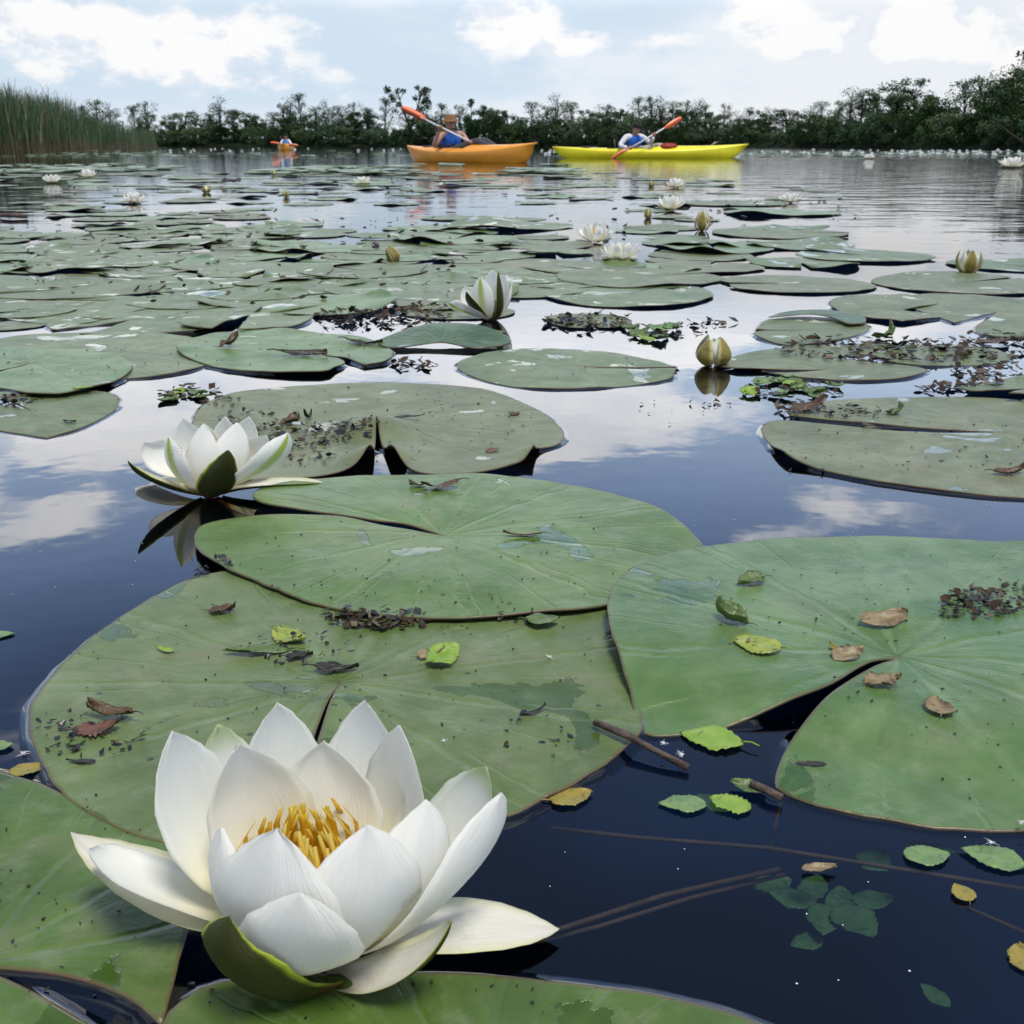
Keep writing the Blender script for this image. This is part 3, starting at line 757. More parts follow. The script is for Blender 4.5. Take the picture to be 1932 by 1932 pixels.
# ------------------------------------------------------------------ water lilies
def petal_mesh(base, tip, W, radial=None, out=.25, bul=.12, cup=.30, thick=.0004, nu=8, nv=16, prof='petal', seed=0, roll=0.0, up=.18, wav=.02):
    base, tip = Vector(base), Vector(tip); ax = tip - base; L = ax.length
    if radial is None: radial = Vector((ax.x, ax.y, 0))
    radial = Vector(radial); radial.z = 0; radial.normalize(); UP = Vector((0, 0, 1))
    p1 = base + radial * out * L + UP * up * L * .6
    p2 = tip - UP * .30 * L * (ax.z / L if L else 0) - ax.normalized() * .12 * L + radial * bul * L

    def cv(t): s = 1 - t; return base * s ** 3 + p1 * 3 * s * s * t + p2 * 3 * s * t * t + tip * t ** 3

    def dv(t): s = 1 - t; return ((p1 - base) * 3 * s * s + (p2 - p1) * 6 * s * t + (tip - p2) * 3 * t * t).normalized()
    tabs = {'petal': [(0, .30), (.15, .52), (.35, .86), (.55, 1.0), (.72, .93), (.85, .68), (.94, .37), (.985, .13), (1, .02)],
            'sepal': [(0, .42), (.15, .70), (.35, .98), (.5, 1.0), (.7, .84), (.85, .54), (.94, .30), (.985, .12), (1, .03)],
            'point': [(0, .42), (.15, .70), (.35, .98), (.45, 1.0), (.6, .86), (.75, .60), (.88, .30), (.96, .10), (1, .01)],
            'broad': [(0, .32), (.2, .66), (.4, .93), (.58, 1.0), (.75, .86), (.88, .54), (.95, .28), (.985, .10), (1, .015)]}
    tab = tabs[prof]

    def wd(t):
        for (a, x), (b, y) in zip(tab, tab[1:]):
            if t <= b:
                k = (t - a) / (b - a); k = k * k * (3 - 2 * k) * .5 + k * .5
                return x + (y - x) * k
        return tab[-1][1]
    V = [[], []]; au = []; at = []
    for j in range(nv + 1):
        t = j / nv; t = 1 - (1 - t) ** 1.25
        c = cv(t); T = dv(t)
        side = UP.cross(radial)
        side = (side - T * side.dot(T)).normalized()
        if roll: side = Matrix.Rotation(roll, 3, T) @ side
        n = T.cross(side)
        if n.dot(UP * .35 - radial) < 0: n = -n
        for i in range(nu + 1):
            u = -1 + 2 * i / nu; ww = wd(t) * W
            nz = noise.noise((u * 1.6 + seed * 3.1, t * 2.6, seed)) * wav * W * 3
            p = c + side * u * ww + n * (cup * ww * u * u + nz)
            th = thick * (1 - .75 * u * u) * (1 - .6 * t)
            V[0].append(p + n * th); V[1].append(p - n * th); au.append(u); at.append(t)
    N = len(V[0]); verts = V[0] + V[1]; fs = []; mi = []
    w_ = nu + 1
    for j in range(nv):
        for i in range(nu):
            a = j * w_ + i
            q = (a, a + 1, a + w_ + 1, a + w_)
            fs.append(q); mi.append(0)
            fs.append(tuple(N + k for k in reversed(q))); mi.append(1)
    rim = [i for i in range(w_)] + [j * w_ + nu for j in range(1, nv + 1)] + [nv * w_ + i for i in range(nu - 1, -1, -1)] + [j * w_ for j in range(nv - 1, 0, -1)]
    for k in range(len(rim)):
        a, b = rim[k], rim[(k + 1) % len(rim)]
        fs.append((b, a, a + N, b + N)); mi.append(1)
    me = mesh_from('petal', verts, fs, True, mi, {'u': au + au, 't': at + at})
    # face direction: inner face must look to +n
    return me


def stamens(root, r0, r1, h, n, rr, w=.0022, separate=True, off=(0, 0, 0)):
    pal = MB(); au = []; at = []
    for k in range(n):
        a = 2 * math.pi * k / n + rr.uniform(-.08, .08); ring = k % 3
        ra = r0 * (.55 + .22 * ring); rb = r1 * (.45 + .27 * ring) * rr.uniform(.9, 1.1); hh = h * rr.uniform(.82, 1.06) * (1 - .07 * ring)
        d = Vector((math.cos(a), math.sin(a), 0)); s = Vector((-d.y, d.x, 0))
        mb = MB() if separate else pal
        rings = []; u_ = []; t_ = []
        for j in range(6):
            t = j / 5
            c = Vector(off) + d * (ra + (rb - ra) * (t ** .7) + .35 * (rb - ra) * math.sin(t * 3.1)) + Vector((0, 0, .006 + hh * t))
            if t > .75: c -= d * (t - .75) * .022 * (h / .05)
            ww = w * (1.30 - .85 * t) * (1.0 + .25 * (t > .5 and t < .9)); c += s * (h * .07 * math.sin(k * 2.4) * t * t)
            rings.append([c + s * ww, c + d * ww * .16, c - s * ww, c - d * ww * .16]); u_ += [1, 0, 1, 0]; t_ += [t] * 4
        mb.loft(rings)
        if separate: mb.build('stamen', M['stamen'], root, attrs={'u': u_, 't': t_})
        else: au += u_; at += t_
    if not separate: pal.build('stamens', M['stamen'], root, attrs={'u': au, 't': at})


def add_petal(root, name, Cc, px, py, dy, W, mats, base_r=.010, base_z=.006, label=None, **kw):
    tip = Q(px, py, Cc.y + dy / 1000.0) - Cc
    rad = kw.pop('radial', None)
    d = Vector((tip.x, tip.y, 0)) if rad is None else Vector(rad)
    d.normalize()
    bo = kw.pop('base', None)
    b0 = d * base_r + Vector((0, 0, base_z)) if bo is None else P(bo[0], bo[1], base_z) - Cc
    me = petal_mesh(b0, tip, W, d, **kw)
    o = link(name, me, mats, root)
    if label: o['label'] = label
    return o


PI_, PO_ = M['petal_in'], M['petal_out']; GI_, GO_ = M['petal_green_in'], M['petal_green_out']; SI_, SO_ = M['sepal_in'], M['sepal_out']; ST_ = M['petal_stripe']
# --- the big open flower in front
C1 = P(605, 1784); f1 = empty('water_lily', C1)
tag(f1, 'big wide open white water lily with golden centre nearest the viewer', 'water lily', 'water lily flowers in bloom')
k = dict(nu=10, nv=22); SR = (.5, .45)
add_petal(f1, 'petal', C1, 412, 1368, 44, .0185, [GI_, GO_], .012, .007, 'outer petal with greenish tip', out=.42, bul=.14, cup=.28, seed=1, **k)
add_petal(f1, 'petal', C1, 917, 1447, 22, .0185, [GI_, GO_], .013, .006, 'outer petal with greenish tip', radial=(.8, .6, 0), out=.40, bul=.10, cup=.26, seed=2, **k)
add_petal(f1, 'petal', C1, 946, 1496, 0, .0205, [PI_, PO_], .013, .006, radial=(.78, -.62, 0), out=.40, bul=.07, cup=.24, seed=3, **k)
add_petal(f1, 'petal', C1, 326, 1380, 14, .0225, [PI_, PO_], .013, .007, radial=(-.85, .52, 0), out=.40, bul=.13, cup=.22, seed=4, prof='broad', **k)
add_petal(f1, 'petal', C1, 752, 1369, 24, .0215, [PI_, PO_], .011, .008, radial=(.7, .7, 0), out=.36, bul=.17, cup=.34, seed=5, prof='broad', **k)
add_petal(f1, 'petal', C1, 522, 1327, 40, .020, [PI_, PO_], .010, .009, out=.34, bul=.16, cup=.28, seed=6, **k)
add_petal(f1, 'petal', C1, 686, 1324, 42, .022, [PI_, PO_], .010, .009, out=.34, bul=.16, cup=.28, seed=7, prof='broad', **k)
add_petal(f1, 'petal', C1, 450, 1404, 16, .024, [PI_, PO_], .009, .010, radial=(-.6, .8, 0), out=.36, bul=.18, cup=.34, seed=8, prof='broad', **k)
add_petal(f1, 'petal', C1, 612, 1398, 34, .025, [PI_, PO_], .008, .011, radial=(.1, 1, 0), out=.30, bul=.14, cup=.28, seed=9, prof='broad', **k)
add_petal(f1, 'petal', C1, 418, 1560, -22, .027, [PI_, PO_], .012, .008, radial=(-.82, -.57, 0), out=.40, bul=.2, cup=.34, seed=13, prof='broad', **k)
add_petal(f1, 'petal', C1, 803, 1508, -12, .022, [PI_, PO_], .012, .008, radial=(.5, -.86, 0), out=.40, bul=.2, cup=.34, seed=10, prof='broad', **k)
add_petal(f1, 'petal', C1, 692, 1556, -38, .0275, [PI_, PO_], .012, .008, radial=(.45, -1, 0), out=.38, bul=.17, cup=.30, seed=11, prof='broad', **k)
add_petal(f1, 'petal', C1, 524, 1563, -42, .0285, [PI_, PO_], .012, .008, radial=(-.36, -1, 0), out=.38, bul=.17, cup=.30, seed=12, prof='broad', **k)
add_petal(f1, 'petal', C1, 566, 1684, -56, .024, [PI_, PO_], .013, .006, 'short outer petal curving up at the very front', radial=(-.08, -1, 0), out=.42, bul=.12, cup=.30, seed=14, prof='broad', **k)
add_petal(f1, 'petal', C1, 168, 1602, 4, .0185, [PI_, PO_], .014, .004, 'low outer petal lying out to the left', out=.34, bul=.05, cup=.34, seed=15, roll=.25, **k)
add_petal(f1, 'sepal', C1, 134, 1570, 22, .0195, [SI_, SO_], .014, .002, 'stained cream sepal spread flat on the left', out=.30, bul=.0, cup=.12, seed=16, prof='point', **k)
add_petal(f1, 'sepal', C1, 434, 1728, -52, .019, [SI_, SO_], .012, .0015, 'dark olive sepal curling up at the front', base=(640, 1862), radial=(-.80, -.60, 0), out=.42, bul=.30, cup=.50, seed=17, prof='broad', up=.02, roll=SR[0], **k)
add_petal(f1, 'sepal', C1, 852, 1735, -38, .0095, [SI_, SO_], .014, .0015, 'boat shaped sepal, white within and green along its rim', base=(615, 1838), radial=(.85, -.5, 0), out=.36, bul=.10, cup=.60, seed=18, prof='sepal', up=.0, roll=SR[1], **k)
add_petal(f1, 'sepal', C1, 1055, 1752, 4, .0175, [SI_, SO_], .014, .0035, 'stained cream sepal lying flat on the water to the right', out=.33, bul=.0, cup=.03, seed=19, prof='point', **k)
stamens(f1, .014, .029, .051, 92, random.Random(3), .0021, off=(-.005, .004, .001))
mb = MB(); mb.ball((0, 0, .016), (.012, .012, .010)); mb.build('pistil', M['stamen'], f1, attrs={'u': [0] * len(mb.v), 't': [.5] * len(mb.v)})

# --- the second flower, seen level
C2 = P(400, 934); f2 = empty('water_lily', C2)
tag(f2, 'white water lily with olive sepals standing in dark water behind the oval pad', 'water lily', 'water lily flowers in bloom')
for (px, py, dy, W, mats, kw) in [
    (345, 790, 22, .020, [PI_, PO_], dict(prof='broad', radial=(-.4, .9, 0))), (425, 786, 28, .021, [PI_, PO_], dict(prof='broad')), (470, 786, 24, .018, [PI_, PO_], dict(radial=(.3, .95, 0))), (385, 800, 14, .018, [PI_, PO_], {}),
    (273, 834, 14, .019, [PI_, PO_], dict(radial=(-.6, .8, 0))), (447, 797, -12, .018, [PI_, PO_], dict(radial=(.35, -.94, 0))), (384, 799, -16, .019, [PI_, PO_], dict(prof='broad', radial=(-.25, -.97, 0))), (502, 822, 12, .018, [PI_, PO_], dict(radial=(.5, .86, 0))),
    (318, 824, -26, .018, [PI_, ST_], dict(radial=(-.6, -.8, 0))), (543, 816, -12, .0175, [PI_, ST_], dict(radial=(.65, -.76, 0))), (262, 925, 30, .017, [PI_, PO_], dict(cup=.2))]:
    kk = dict(out=.38, bul=.13, cup=.30, nu=8, nv=16, seed=px); kk.update(kw)
    o = add_petal(f2, 'petal', C2, px, py, dy, W, mats, .010, .006, **kk)
    if mats[1] is ST_: o['label'] = 'outer petal with a yellow-green stripe'
add_petal(f2, 'sepal', C2, 241, 869, -40, .013, [SI_, SO_], .010, .001, 'dark olive sepal jutting out to the left', out=.34, bul=.08, cup=.5, prof='sepal')
add_petal(f2, 'sepal', C2, 430, 849, -40, .0165, [SI_, SO_], .012, .001, 'dark olive sepal standing in front', radial=(.12, -1, 0), out=.30, bul=.10, cup=.35, prof='sepal', up=.1)
add_petal(f2, 'sepal', C2, 608, 911, 6, .013, [SI_, SO_], .010, .001, 'pale sepal lying out to the right', out=.30, bul=-.02, cup=.4, prof='sepal')
stamens(f2, .014, .022, .045, 36, random.Random(4), separate=False)

# --- third flower, half open and leaning
C3 = P(925, 604); f3 = empty('water_lily', C3)
tag(f3, 'half-open white water lily leaning right behind the upright dark pad', 'water lily', 'water lily flowers in bloom')
for (px, py, dy, W, mats, rad, nm, lab) in [
    (877, 540, 20, .026, [PI_, PO_], (-.4, .9, 0), 'petal', None), (930, 509, 18, .026, [PI_, PO_], (.4, 1, 0), 'petal', None), (900, 534, -6, .026, [PI_, PO_], (-.5, -.86, 0), 'petal', None), (950, 518, 8, .022, [PI_, PO_], (.5, .86, 0), 'petal', None),
    (906, 522, -30, .023, [PI_, ST_], (-.4, -1, 0), 'petal', 'petal with a yellow-green stripe'), (966, 536, 6, .016, [PI_, PO_], (1, 0, 0), 'petal', None),
    (847, 570, -20, .022, [PI_, ST_], (-.55, -.83, 0), 'petal', 'petal edged in green falling to the left'), (880, 550, -42, .017, [SI_, SO_], (-.7, -.7, 0), 'sepal', 'dark green sepal at the front'), (940, 512, -34, .012, [SI_, SO_], (.8, -.6, 0), 'sepal', 'olive sepal up the right side')]:
    add_petal(f3, nm, C3, px, py, dy, W, mats, .012, .002, lab, radial=rad, out=.24, bul=.08, cup=.35, nu=8, nv=12, prof='sepal' if nm == 'sepal' else 'petal', seed=px)
mb = MB(); mb.ball((.0, 0, .018), (.022, .020, .022)); mb.build('receptacle', simple('receptacle_brown', (.06, .045, .02), .6), f3)


# --- the generic open flower, copied
def open_lily(size, rr, rings=((7, .95, 28), (7, .92, 46), (6, .82, 62), (4, .66, 76)), tilt=0):
    root = empty('water_lily')
    for q, (n, L, e) in enumerate(rings):
        for i in range(n):
            a = 2 * math.pi * (i + .5 * (q % 2)) / n + rr.uniform(-.1, .1); ee = math.radians(e + rr.uniform(-7, 7)); l = L * size * .5 * rr.uniform(.92, 1.06)
            d = Vector((math.cos(a), math.sin(a), 0))
            me = petal_mesh(d * size * .07 + Vector((0, 0, .006)), d * (size * .07 + l * math.cos(ee)) + Vector((0, 0, .006 + l * math.sin(ee) * 1.1)), size * .105, d, out=.4, bul=.13, cup=.28, nu=4, nv=8, seed=i + q * 9)
            link('petal', me, [PI_, PO_], root)
    for i in range(4):
        a = 2 * math.pi * i / 4 + .4; d = Vector((math.cos(a), math.sin(a), 0))
        me = petal_mesh(d * size * .07 + Vector((0, 0, .001)), d * size * .55 + Vector((0, 0, size * .10)), size * .09, d, out=.4, bul=.02, cup=.3, nu=4, nv=8, prof='sepal', seed=i)
        link('sepal', me, [SI_, SO_], root)
    stamens(root, size * .10, size * .16, size * .30, 21, rr, size * .017, separate=False)
    return root


def bud(size, rr, opening=.3):
    root = empty('water_lily_bud')
    for i in range(4):
        a = math.pi / 2 * i + .5; d = Vector((math.cos(a), math.sin(a), 0))
        me = petal_mesh(d * size * .16, d * size * (.06 + opening * .4) + Vector((0, 0, size * rr.uniform(.92, 1.05))), size * .24, d, out=.34, bul=.26, cup=.35, nu=6, nv=10, prof='sepal', seed=i, up=.3)
        link('sepal', me, [SI_, M['bud_out']], root)
    for i in range(5):
        a = 2 * math.pi / 5 * i; d = Vector((math.cos(a), math.sin(a), 0))
        me = petal_mesh(d * size * .10 + Vector((0, 0, .004)), d * size * (.03 + opening * .25) + Vector((0, 0, size * rr.uniform(.9, 1.0))), size * .20, d, out=.28, bul=.2, cup=.35, nu=4, nv=8, seed=i + 5, up=.3)
        link('petal', me, [PI_, GO_], root)
    return root


pa, pb = open_lily(.15, random.Random(5)), open_lily(.15, random.Random(6), ((6, .95, 34), (6, .92, 55), (5, .8, 70)))
used = set()


def place(proto, px, py, wpx, ref, label, group, name_rz=0.0, lean=0.0, z=0.0, zs=1.0):
    o = proto if proto.name not in used else copy_tree(proto)
    used.add(proto.name)
    c = P(px, py); dep = c.y * math.cos(PITCH) + H * math.sin(PITCH)
    s = wpx / (D * F) * dep / ref
    o.location = (c.x, c.y, z); o.scale = (s, s, s * zs); o.rotation_euler = (0, lean, name_rz)
    cat = 'water lily' if 'bud' not in o.name else 'lily bud'
    tag(o, label, cat, group); return o


GF = 'water lily flowers in bloom'
place(pa, 1170, 494, 92, .16, 'white water lily in full bloom with a brown speck, nearer of the touching pair', GF, .3)
place(pb, 1122, 458, 78, .15, 'white water lily seen from the side, farther of the touching pair', GF, 1.3, -.15)
place(pb, 1265, 398, 62, .15, 'starry white water lily with a yellow stamen tuft, mirrored in bright water', GF, 2.2)
place(pa, 1490, 383, 40, .14, 'white water lily standing alone in open water right of the starry one', GF, .9)
place(pb, 254, 384, 46, .15, 'hazy white water lily with a dark sepal, nearest of three far ones at the left', GF, 3.0)
place(pa, 98, 346, 38, .15, 'distant white water lily farthest to the left', GF, 1.0)
place(pb, 167, 336, 36, .15, 'distant white water lily second from the left', GF, .2)
place(pa, 685, 349, 36, .15, 'distant white water lily below the orange kayak stern', GF, 2.0)
place(pa, 1908, 318, 50, .15, 'large white water lily at the far right edge below the trees', GF, 1.7)
place(pb, 1275, 355, 40, .15, 'distant white water lily below the yellow kayak, next to a cream bud', GF, 1.7)
place(pa, 1640, 300, 22, .15, 'white water lily in front of the dense white band at the right', GF, 1.7)
GB = 'closed water lily buds'
b1, b2, b3 = bud(.055, random.Random(8), .30), bud(.055, random.Random(9), .16), bud(.055, random.Random(10), .75)
place(b1, 1345, 691, 56, .036, 'fat ragged yellow-green bud mirrored in still water', GB, .2, zs=.66)
place(b3, 1825, 517, 50, .055, 'cream bud opening above a pad at the right', GB, .9, .06, zs=.9)
place(b2, 1324, 436, 24, .034, 'slim green and yellow bud right of the two white flowers', GB, .9)
place(b2, 748, 495, 22, .034, 'little yellow bud among pads left of the half-open flower', GB, .3, -.5)
place(b1, 540, 373, 11, .034, 'thin upright far bud left of centre', GB, 1.3, .1, zs=.85)
place(b1, 390, 364, 14, .034, 'squat far bud beside a dark scrap at the left', GB, 2.2, .15, zs=.6)
place(b2, 1230, 352, 10, .034, 'far cream bud left of the distant flower below the yellow kayak', GB, .4, -.3, zs=.7)
place(b2, 1222, 412, 12, .034, 'tiny green bud left of the starry flower', GB, .4)
place(b1, 517, 331, 8, .034, 'tiny far bud near the third kayak', GB, .8, zs=.7)

# --- the white band of flowers before the far shore: one by one, too small to show parts
mb = MB(); au = []; at = []
rr = random.Random(12)
for i in range(14):
    a = 2 * math.pi * i / 14 + rr.uniform(-.2, .2); e = math.radians(rr.choice((30, 55, 70))); d = Vector((math.cos(a), math.sin(a), 0)); s = Vector((-d.y, d.x, 0))
    t0 = d * .02 + Vector((0, 0, .01)); t1 = d * .09 * math.cos(e) + Vector((0, 0, .10 * math.sin(e) + .01)); mdl = (t0 + t1) * .5 + d * .02
    mb.add([t0, mdl + s * .02, t1, mdl - s * .02], [(0, 1, 2, 3)])
far_me = mesh_from('water_lily', mb.v, mb.f, False, None, {'u': [0] * len(mb.v), 't': [.5] * len(mb.v)})
far_me.materials.append(M['lily_far'])
for i in range(150):
    if i < 118: px, py, lab = R.uniform(1375, 1990), 283.5 + 10.5 * R.random(), 'white dot of a water lily in the dense band before the right-hand trees'
    elif i < 142: px, py, lab = R.uniform(285, 770), R.uniform(280, 286), 'white dot of a water lily on the far water left of the orange kayak'
    else: px, py, lab = R.uniform(1015, 1050), R.uniform(284, 292), 'white dot of a water lily between the two kayaks'
    c = P(px, py); o = bpy.data.objects.new('water_lily', far_me); C.objects.link(o)
    s = R.uniform(.5, .95); o.location = (c.x, c.y, .0); o.scale = (s * 1.2, s * 1.2, s); o.rotation_euler = (0, 0, R.uniform(0, 6))
    tag(o, lab, 'water lily', 'far water lilies seen as white dots')


# ------------------------------------------------------------------ fallen leaves, twigs, debris
def leaf_mat(name, a, b, spot=.5, rough=.45, trans=.15):
    m, t = new_mat(name)
    co = t.n('ShaderNodeTexCoord').outputs['Object']
    n_ = t.noise(co, 70, 4, .65); f_ = t.noise(co, 240, 3, .6)
    c = t.mix(t.smooth(n_, .35, .65), a, b)
    c = t.mix(t.m('MULTIPLY', t.smooth(f_, .60, .66), spot), c, (.02, .014, .008))
    bp = t.n('ShaderNodeBump', {'Strength': .5, 'Distance': .002, 'Height': f_})
    pb = t.n('ShaderNodeBsdfPrincipled', {'Base Color': c, 'Roughness': rough, 'Normal': bp.outputs[0]})
    t.n('ShaderNodeOutputMaterial', {0: t.n('ShaderNodeMixShader', {0: trans, 1: pb, 2: t.n('ShaderNodeBsdfTranslucent', {0: c})})})
    return m


LM = {'yellow': leaf_mat('leaf_yellow_green', (.32, .36, .05), (.20, .27, .05), .8), 'lime': leaf_mat('leaf_lime', (.17, .30, .03), (.24, .36, .05), .3),
      'brown': leaf_mat('leaf_brown', (.11, .065, .030), (.060, .035, .018), .5), 'tan': leaf_mat('leaf_tan', (.27, .21, .11), (.16, .115, .055), .5),
      'green': leaf_mat('leaf_dull_green', (.075, .13, .035), (.12, .18, .05), .5), 'dark': leaf_mat('leaf_dark', (.020, .018, .010), (.035, .030, .016), .4),
      'ochre': leaf_mat('leaf_ochre', (.30, .22, .03), (.22, .20, .04), .4), 'reddish': leaf_mat('leaf_reddish', (.17, .075, .045), (.10, .05, .03), .4), 'sunk': leaf_mat('leaf_sunken', (.17, .27, .09), (.12, .21, .08), .3)}


def pxm(px, py):
    c = P(px, py); return (c.y * math.cos(PITCH) + H * math.sin(PITCH)) / (D * F)


def dead_leaf(label, px, py, L, W, rot, mat, curl=.0, bend=.0, lift=.0008, z=None, serr=.06, group=None, stalk=True, seed=None, name='fallen_leaf', cat='leaf', stretch=1.0, pitch=0.0):
    """L, W in photograph pixels at that spot; curl rolls the sides up, bend arches the length"""
    s = pxm(px, py); L *= s; W *= s; c = P(px, py); seed = seed if seed is not None else int(px * 7 + py)
    nx, ny = 16, 8; v = []; f = []; rr = random.Random(seed); rr0 = rr.random(); cl, cr2 = rr.uniform(-.25, 1.0), rr.uniform(-.1, 1.0); b1_, b2_ = rr.uniform(-.7, .8), rr.uniform(-.3, 1.0)
    for i in range(nx + 1):
        t = i / nx
        w_ = W * .5 * (math.sin(math.pi * min(1, t * .97 + .02) ** .8) ** .75) * (1 + serr * rr.uniform(.2, 1.3) * (1 if i % 2 else -1))
        twist = (rr0 - .5) * 1.4 * (t - .4) * min(1, abs(curl) * 2)
        for j in range(ny + 1):
            u = -1 + 2 * j / ny
            rag = 1 + .22 * noise.noise((t * 4.2 + seed, (1 if u > 0 else -1) * 2.7, seed * .7))
            x = (t - .5) * L + .06 * L * noise.noise((t * 2 + seed, u * 2, 5.5)); y = u * w_ * rag
            cq = (cl if u < 0 else cr2) * curl * (.5 + t)
            zz = cq * W * .5 * u * u + bend * L * .5 * ((b1_ if t < .5 else b2_) * (2 * t - 1) ** 2) + (.04 + .16 * min(1, abs(curl))) * W * noise.noise((t * 3.3 + seed, u * 1.7, seed * .3)) + y * math.sin(twist)
            y *= (1 - .30 * abs(cq) * u * u) * math.cos(twist); x *= 1 - .2 * abs(bend); y += .10 * W * math.sin(t * 3 + rr0 * 6) * min(1, abs(curl) * 2)
            v.append(Vector((x, y, zz)))
    n = len(v); th = max(.00035, .02 * W)
    zmin = min(p.z for p in v)
    v = [p - Vector((0, 0, zmin)) for p in v]
    v2 = [p - Vector((0, 0, th)) for p in v]
    for i in range(nx):
        for j in range(ny):
            a = i * (ny + 1) + j; q = (a, a + ny + 1, a + ny + 2, a + 1); f.append(q); f.append(tuple(k + n for k in reversed(q)))
    rim = list(range(ny + 1)) + [i * (ny + 1) + ny for i in range(1, nx + 1)] + [nx * (ny + 1) + j for j in range(ny - 1, -1, -1)] + [i * (ny + 1) for i in range(nx - 1, 0, -1)]
    for k_ in range(len(rim)):
        a, b = rim[k_], rim[(k_ + 1) % len(rim)]; f.append((a, b, b + n, a + n))
    mb = MB(); mb.add(v + v2, f)
    if stalk:
        b0 = v[(ny) // 2] + Vector((0, 0, th)); mb.tube([b0, b0 + Vector((-L * .14, L * .02, L * .03)), b0 + Vector((-L * .27, L * .06, L * .01))], [.018 * L, .014 * L, .011 * L], 5)
    zz = z if z is not None else max(ztop(c.x, c.y), 0) + th + lift
    o = mb.build(name, LM[mat], loc=(c.x, c.y, zz))
    o.rotation_euler = (pitch, 0, math.radians(rot))
    tag(o, label, cat, group); return o


GL = 'dead leaves lying on the lily pads'
dead_leaf('yellow-green leaf with black spots on the blue-green pad, the brightest leaf there', 1425, 1255, 92, 70, 160, 'yellow', .25, .12, group=GL, serr=.1)
dead_leaf('curled leaf tipped up on edge above the spotted yellow one', 1378, 1206, 72, 56, 150, 'green', .9, .45, group=GL)
dead_leaf('beige half-rolled leaf on the blue-green pad left of the debris clump', 1662, 1202, 95, 42, 12, 'tan', .8, .1, group=GL, stalk=False)
dead_leaf('small green bract with a dark stalk near the back of the blue-green pad', 1414, 1132, 66, 44, 205, 'green', .5, .2, group=GL)
dead_leaf('ragged brown scrap with an upright point right of the notch of the blue-green pad', 1660, 1320, 78, 56, 25, 'tan', .5, .35, group=GL, serr=.2)
dead_leaf('roundish wet brown leaf on the front lobe of the blue-green pad', 1770, 1370, 62, 60, 70, 'tan', .3, .2, group=GL)
dead_leaf('grey-brown sodden leaf beside the notch of the blue-green pad', 1596, 1270, 66, 40, 10, 'tan', .7, .1, group=GL)
dead_leaf('short yellow stalk sticking up beside the notch of the blue-green pad', 1570, 1258, 34, 15, 115, 'ochre', .6, .6, group=GL, stalk=False)
dead_leaf('folded yellow-green leaf on the broad pad, just right of centre', 840, 1258, 86, 62, 50, 'lime', .55, .15, group=GL, serr=.12)
dead_leaf('brown half of a folded leaf beside the yellow-green one', 815, 1252, 56, 34, 30, 'tan', .7, .2, group=GL)
dead_leaf('leaf thick with black dots lying at the back of the broad pad', 548, 1216, 84, 56, 330, 'yellow', .3, .25, group=GL, serr=.15)
dead_leaf('long shrivelled leaf with a pointed tail in front of the black-dotted one', 485, 1242, 120, 40, 185, 'green', .6, .15, group=GL)
dead_leaf('dark wet scrap at the right end of the shrivelled leaf', 566, 1252, 52, 34, 10, 'dark', .5, .2, group=GL)
dead_leaf('dark curled leaf shadowing the slit of the broad pad', 636, 1278, 86, 40, 12, 'dark', .8, .35, group=GL)
dead_leaf('tan leaf with a side point at the upper left of the broad pad', 420, 1163, 52, 38, 15, 'brown', .6, .4, group=GL, serr=.2)
dead_leaf('reddish brown crumpled leaf at the left of the broad pad', 186, 1392, 86, 58, 20, 'reddish', .5, .3, group=GL, serr=.2)
dead_leaf('dark rolled leaf with a hooked stalk lying over the reddish crumpled one', 212, 1368, 92, 34, 172, 'brown', 1.0, .25, group=GL, lift=.004)
dead_leaf('small pale green husk in front of the reddish crumpled leaf', 146, 1418, 34, 20, 10, 'green', .4, .2, group=GL)
dead_leaf('thin green sliver on the left half of the broad pad', 312, 1240, 42, 18, 160, 'lime', .3, .2, group=GL)
dead_leaf('black seed-like scrap at the left front of the broad pad', 155, 1450, 58, 17, 175, 'dark', .3, .1, group=GL, stalk=False)
dead_leaf('black bent twiglet on the right half of the broad pad', 1008, 1357, 52, 13, 20, 'dark', .4, .5, group=GL, stalk=False)
dead_leaf('black oblong scrap near the left front of the blue-green pad', 1530, 1448, 56, 15, 178, 'dark', .2, .0, group=GL, stalk=False)
dead_leaf('brown crumpled leaf at the back of the oval pad', 830, 943, 76, 34, 190, 'brown', .7, .4, group=GL, serr=.2)
dead_leaf('small brown point beside the crumpled leaf at the back of the oval pad', 790, 938, 40, 22, 170, 'tan', .7, .4, group=GL)
dead_leaf('grey twisted scrap on the right half of the oval pad', 985, 1034, 74, 18, 175, 'tan', .6, .2, group=GL)
dead_leaf('round green leaf tucked under the front rim of the oval pad', 1025, 1190, 62, 52, 10, 'green', .25, .1, group=GL, z=.0085)
dead_leaf('upright brown leaf on the mottled pad behind the second flower', 548, 803, 50, 42, 60, 'brown', .8, .5, group=GL)
dead_leaf('dark scrap at the right on the mottled pad', 972, 787, 26, 22, 60, 'brown', .6, .5, group=GL)
dead_leaf('black flat strip across the middle of the mottled pad', 770, 802, 66, 16, 5, 'dark', .5, .2, group=GL, stalk=False)
dead_leaf('brown triangular fleck near the front right of the mottled pad', 930, 858, 30, 20, 40, 'reddish', .3, .1, group=GL, stalk=False)
dead_leaf('brown upright scrap on the bright round pad at the left', 434, 662, 46, 36, 40, 'brown', .7, .6, group=GL)
dead_leaf('dark jagged scrap on the front of the bright round pad', 575, 676, 92, 26, 10, 'dark', .6, .3, group=GL, serr=.25)
dead_leaf('dark heap of scraps at the right shoulder of the bright round pad', 690, 652, 76, 30, 350, 'dark', .6, .4, group=GL, serr=.25)
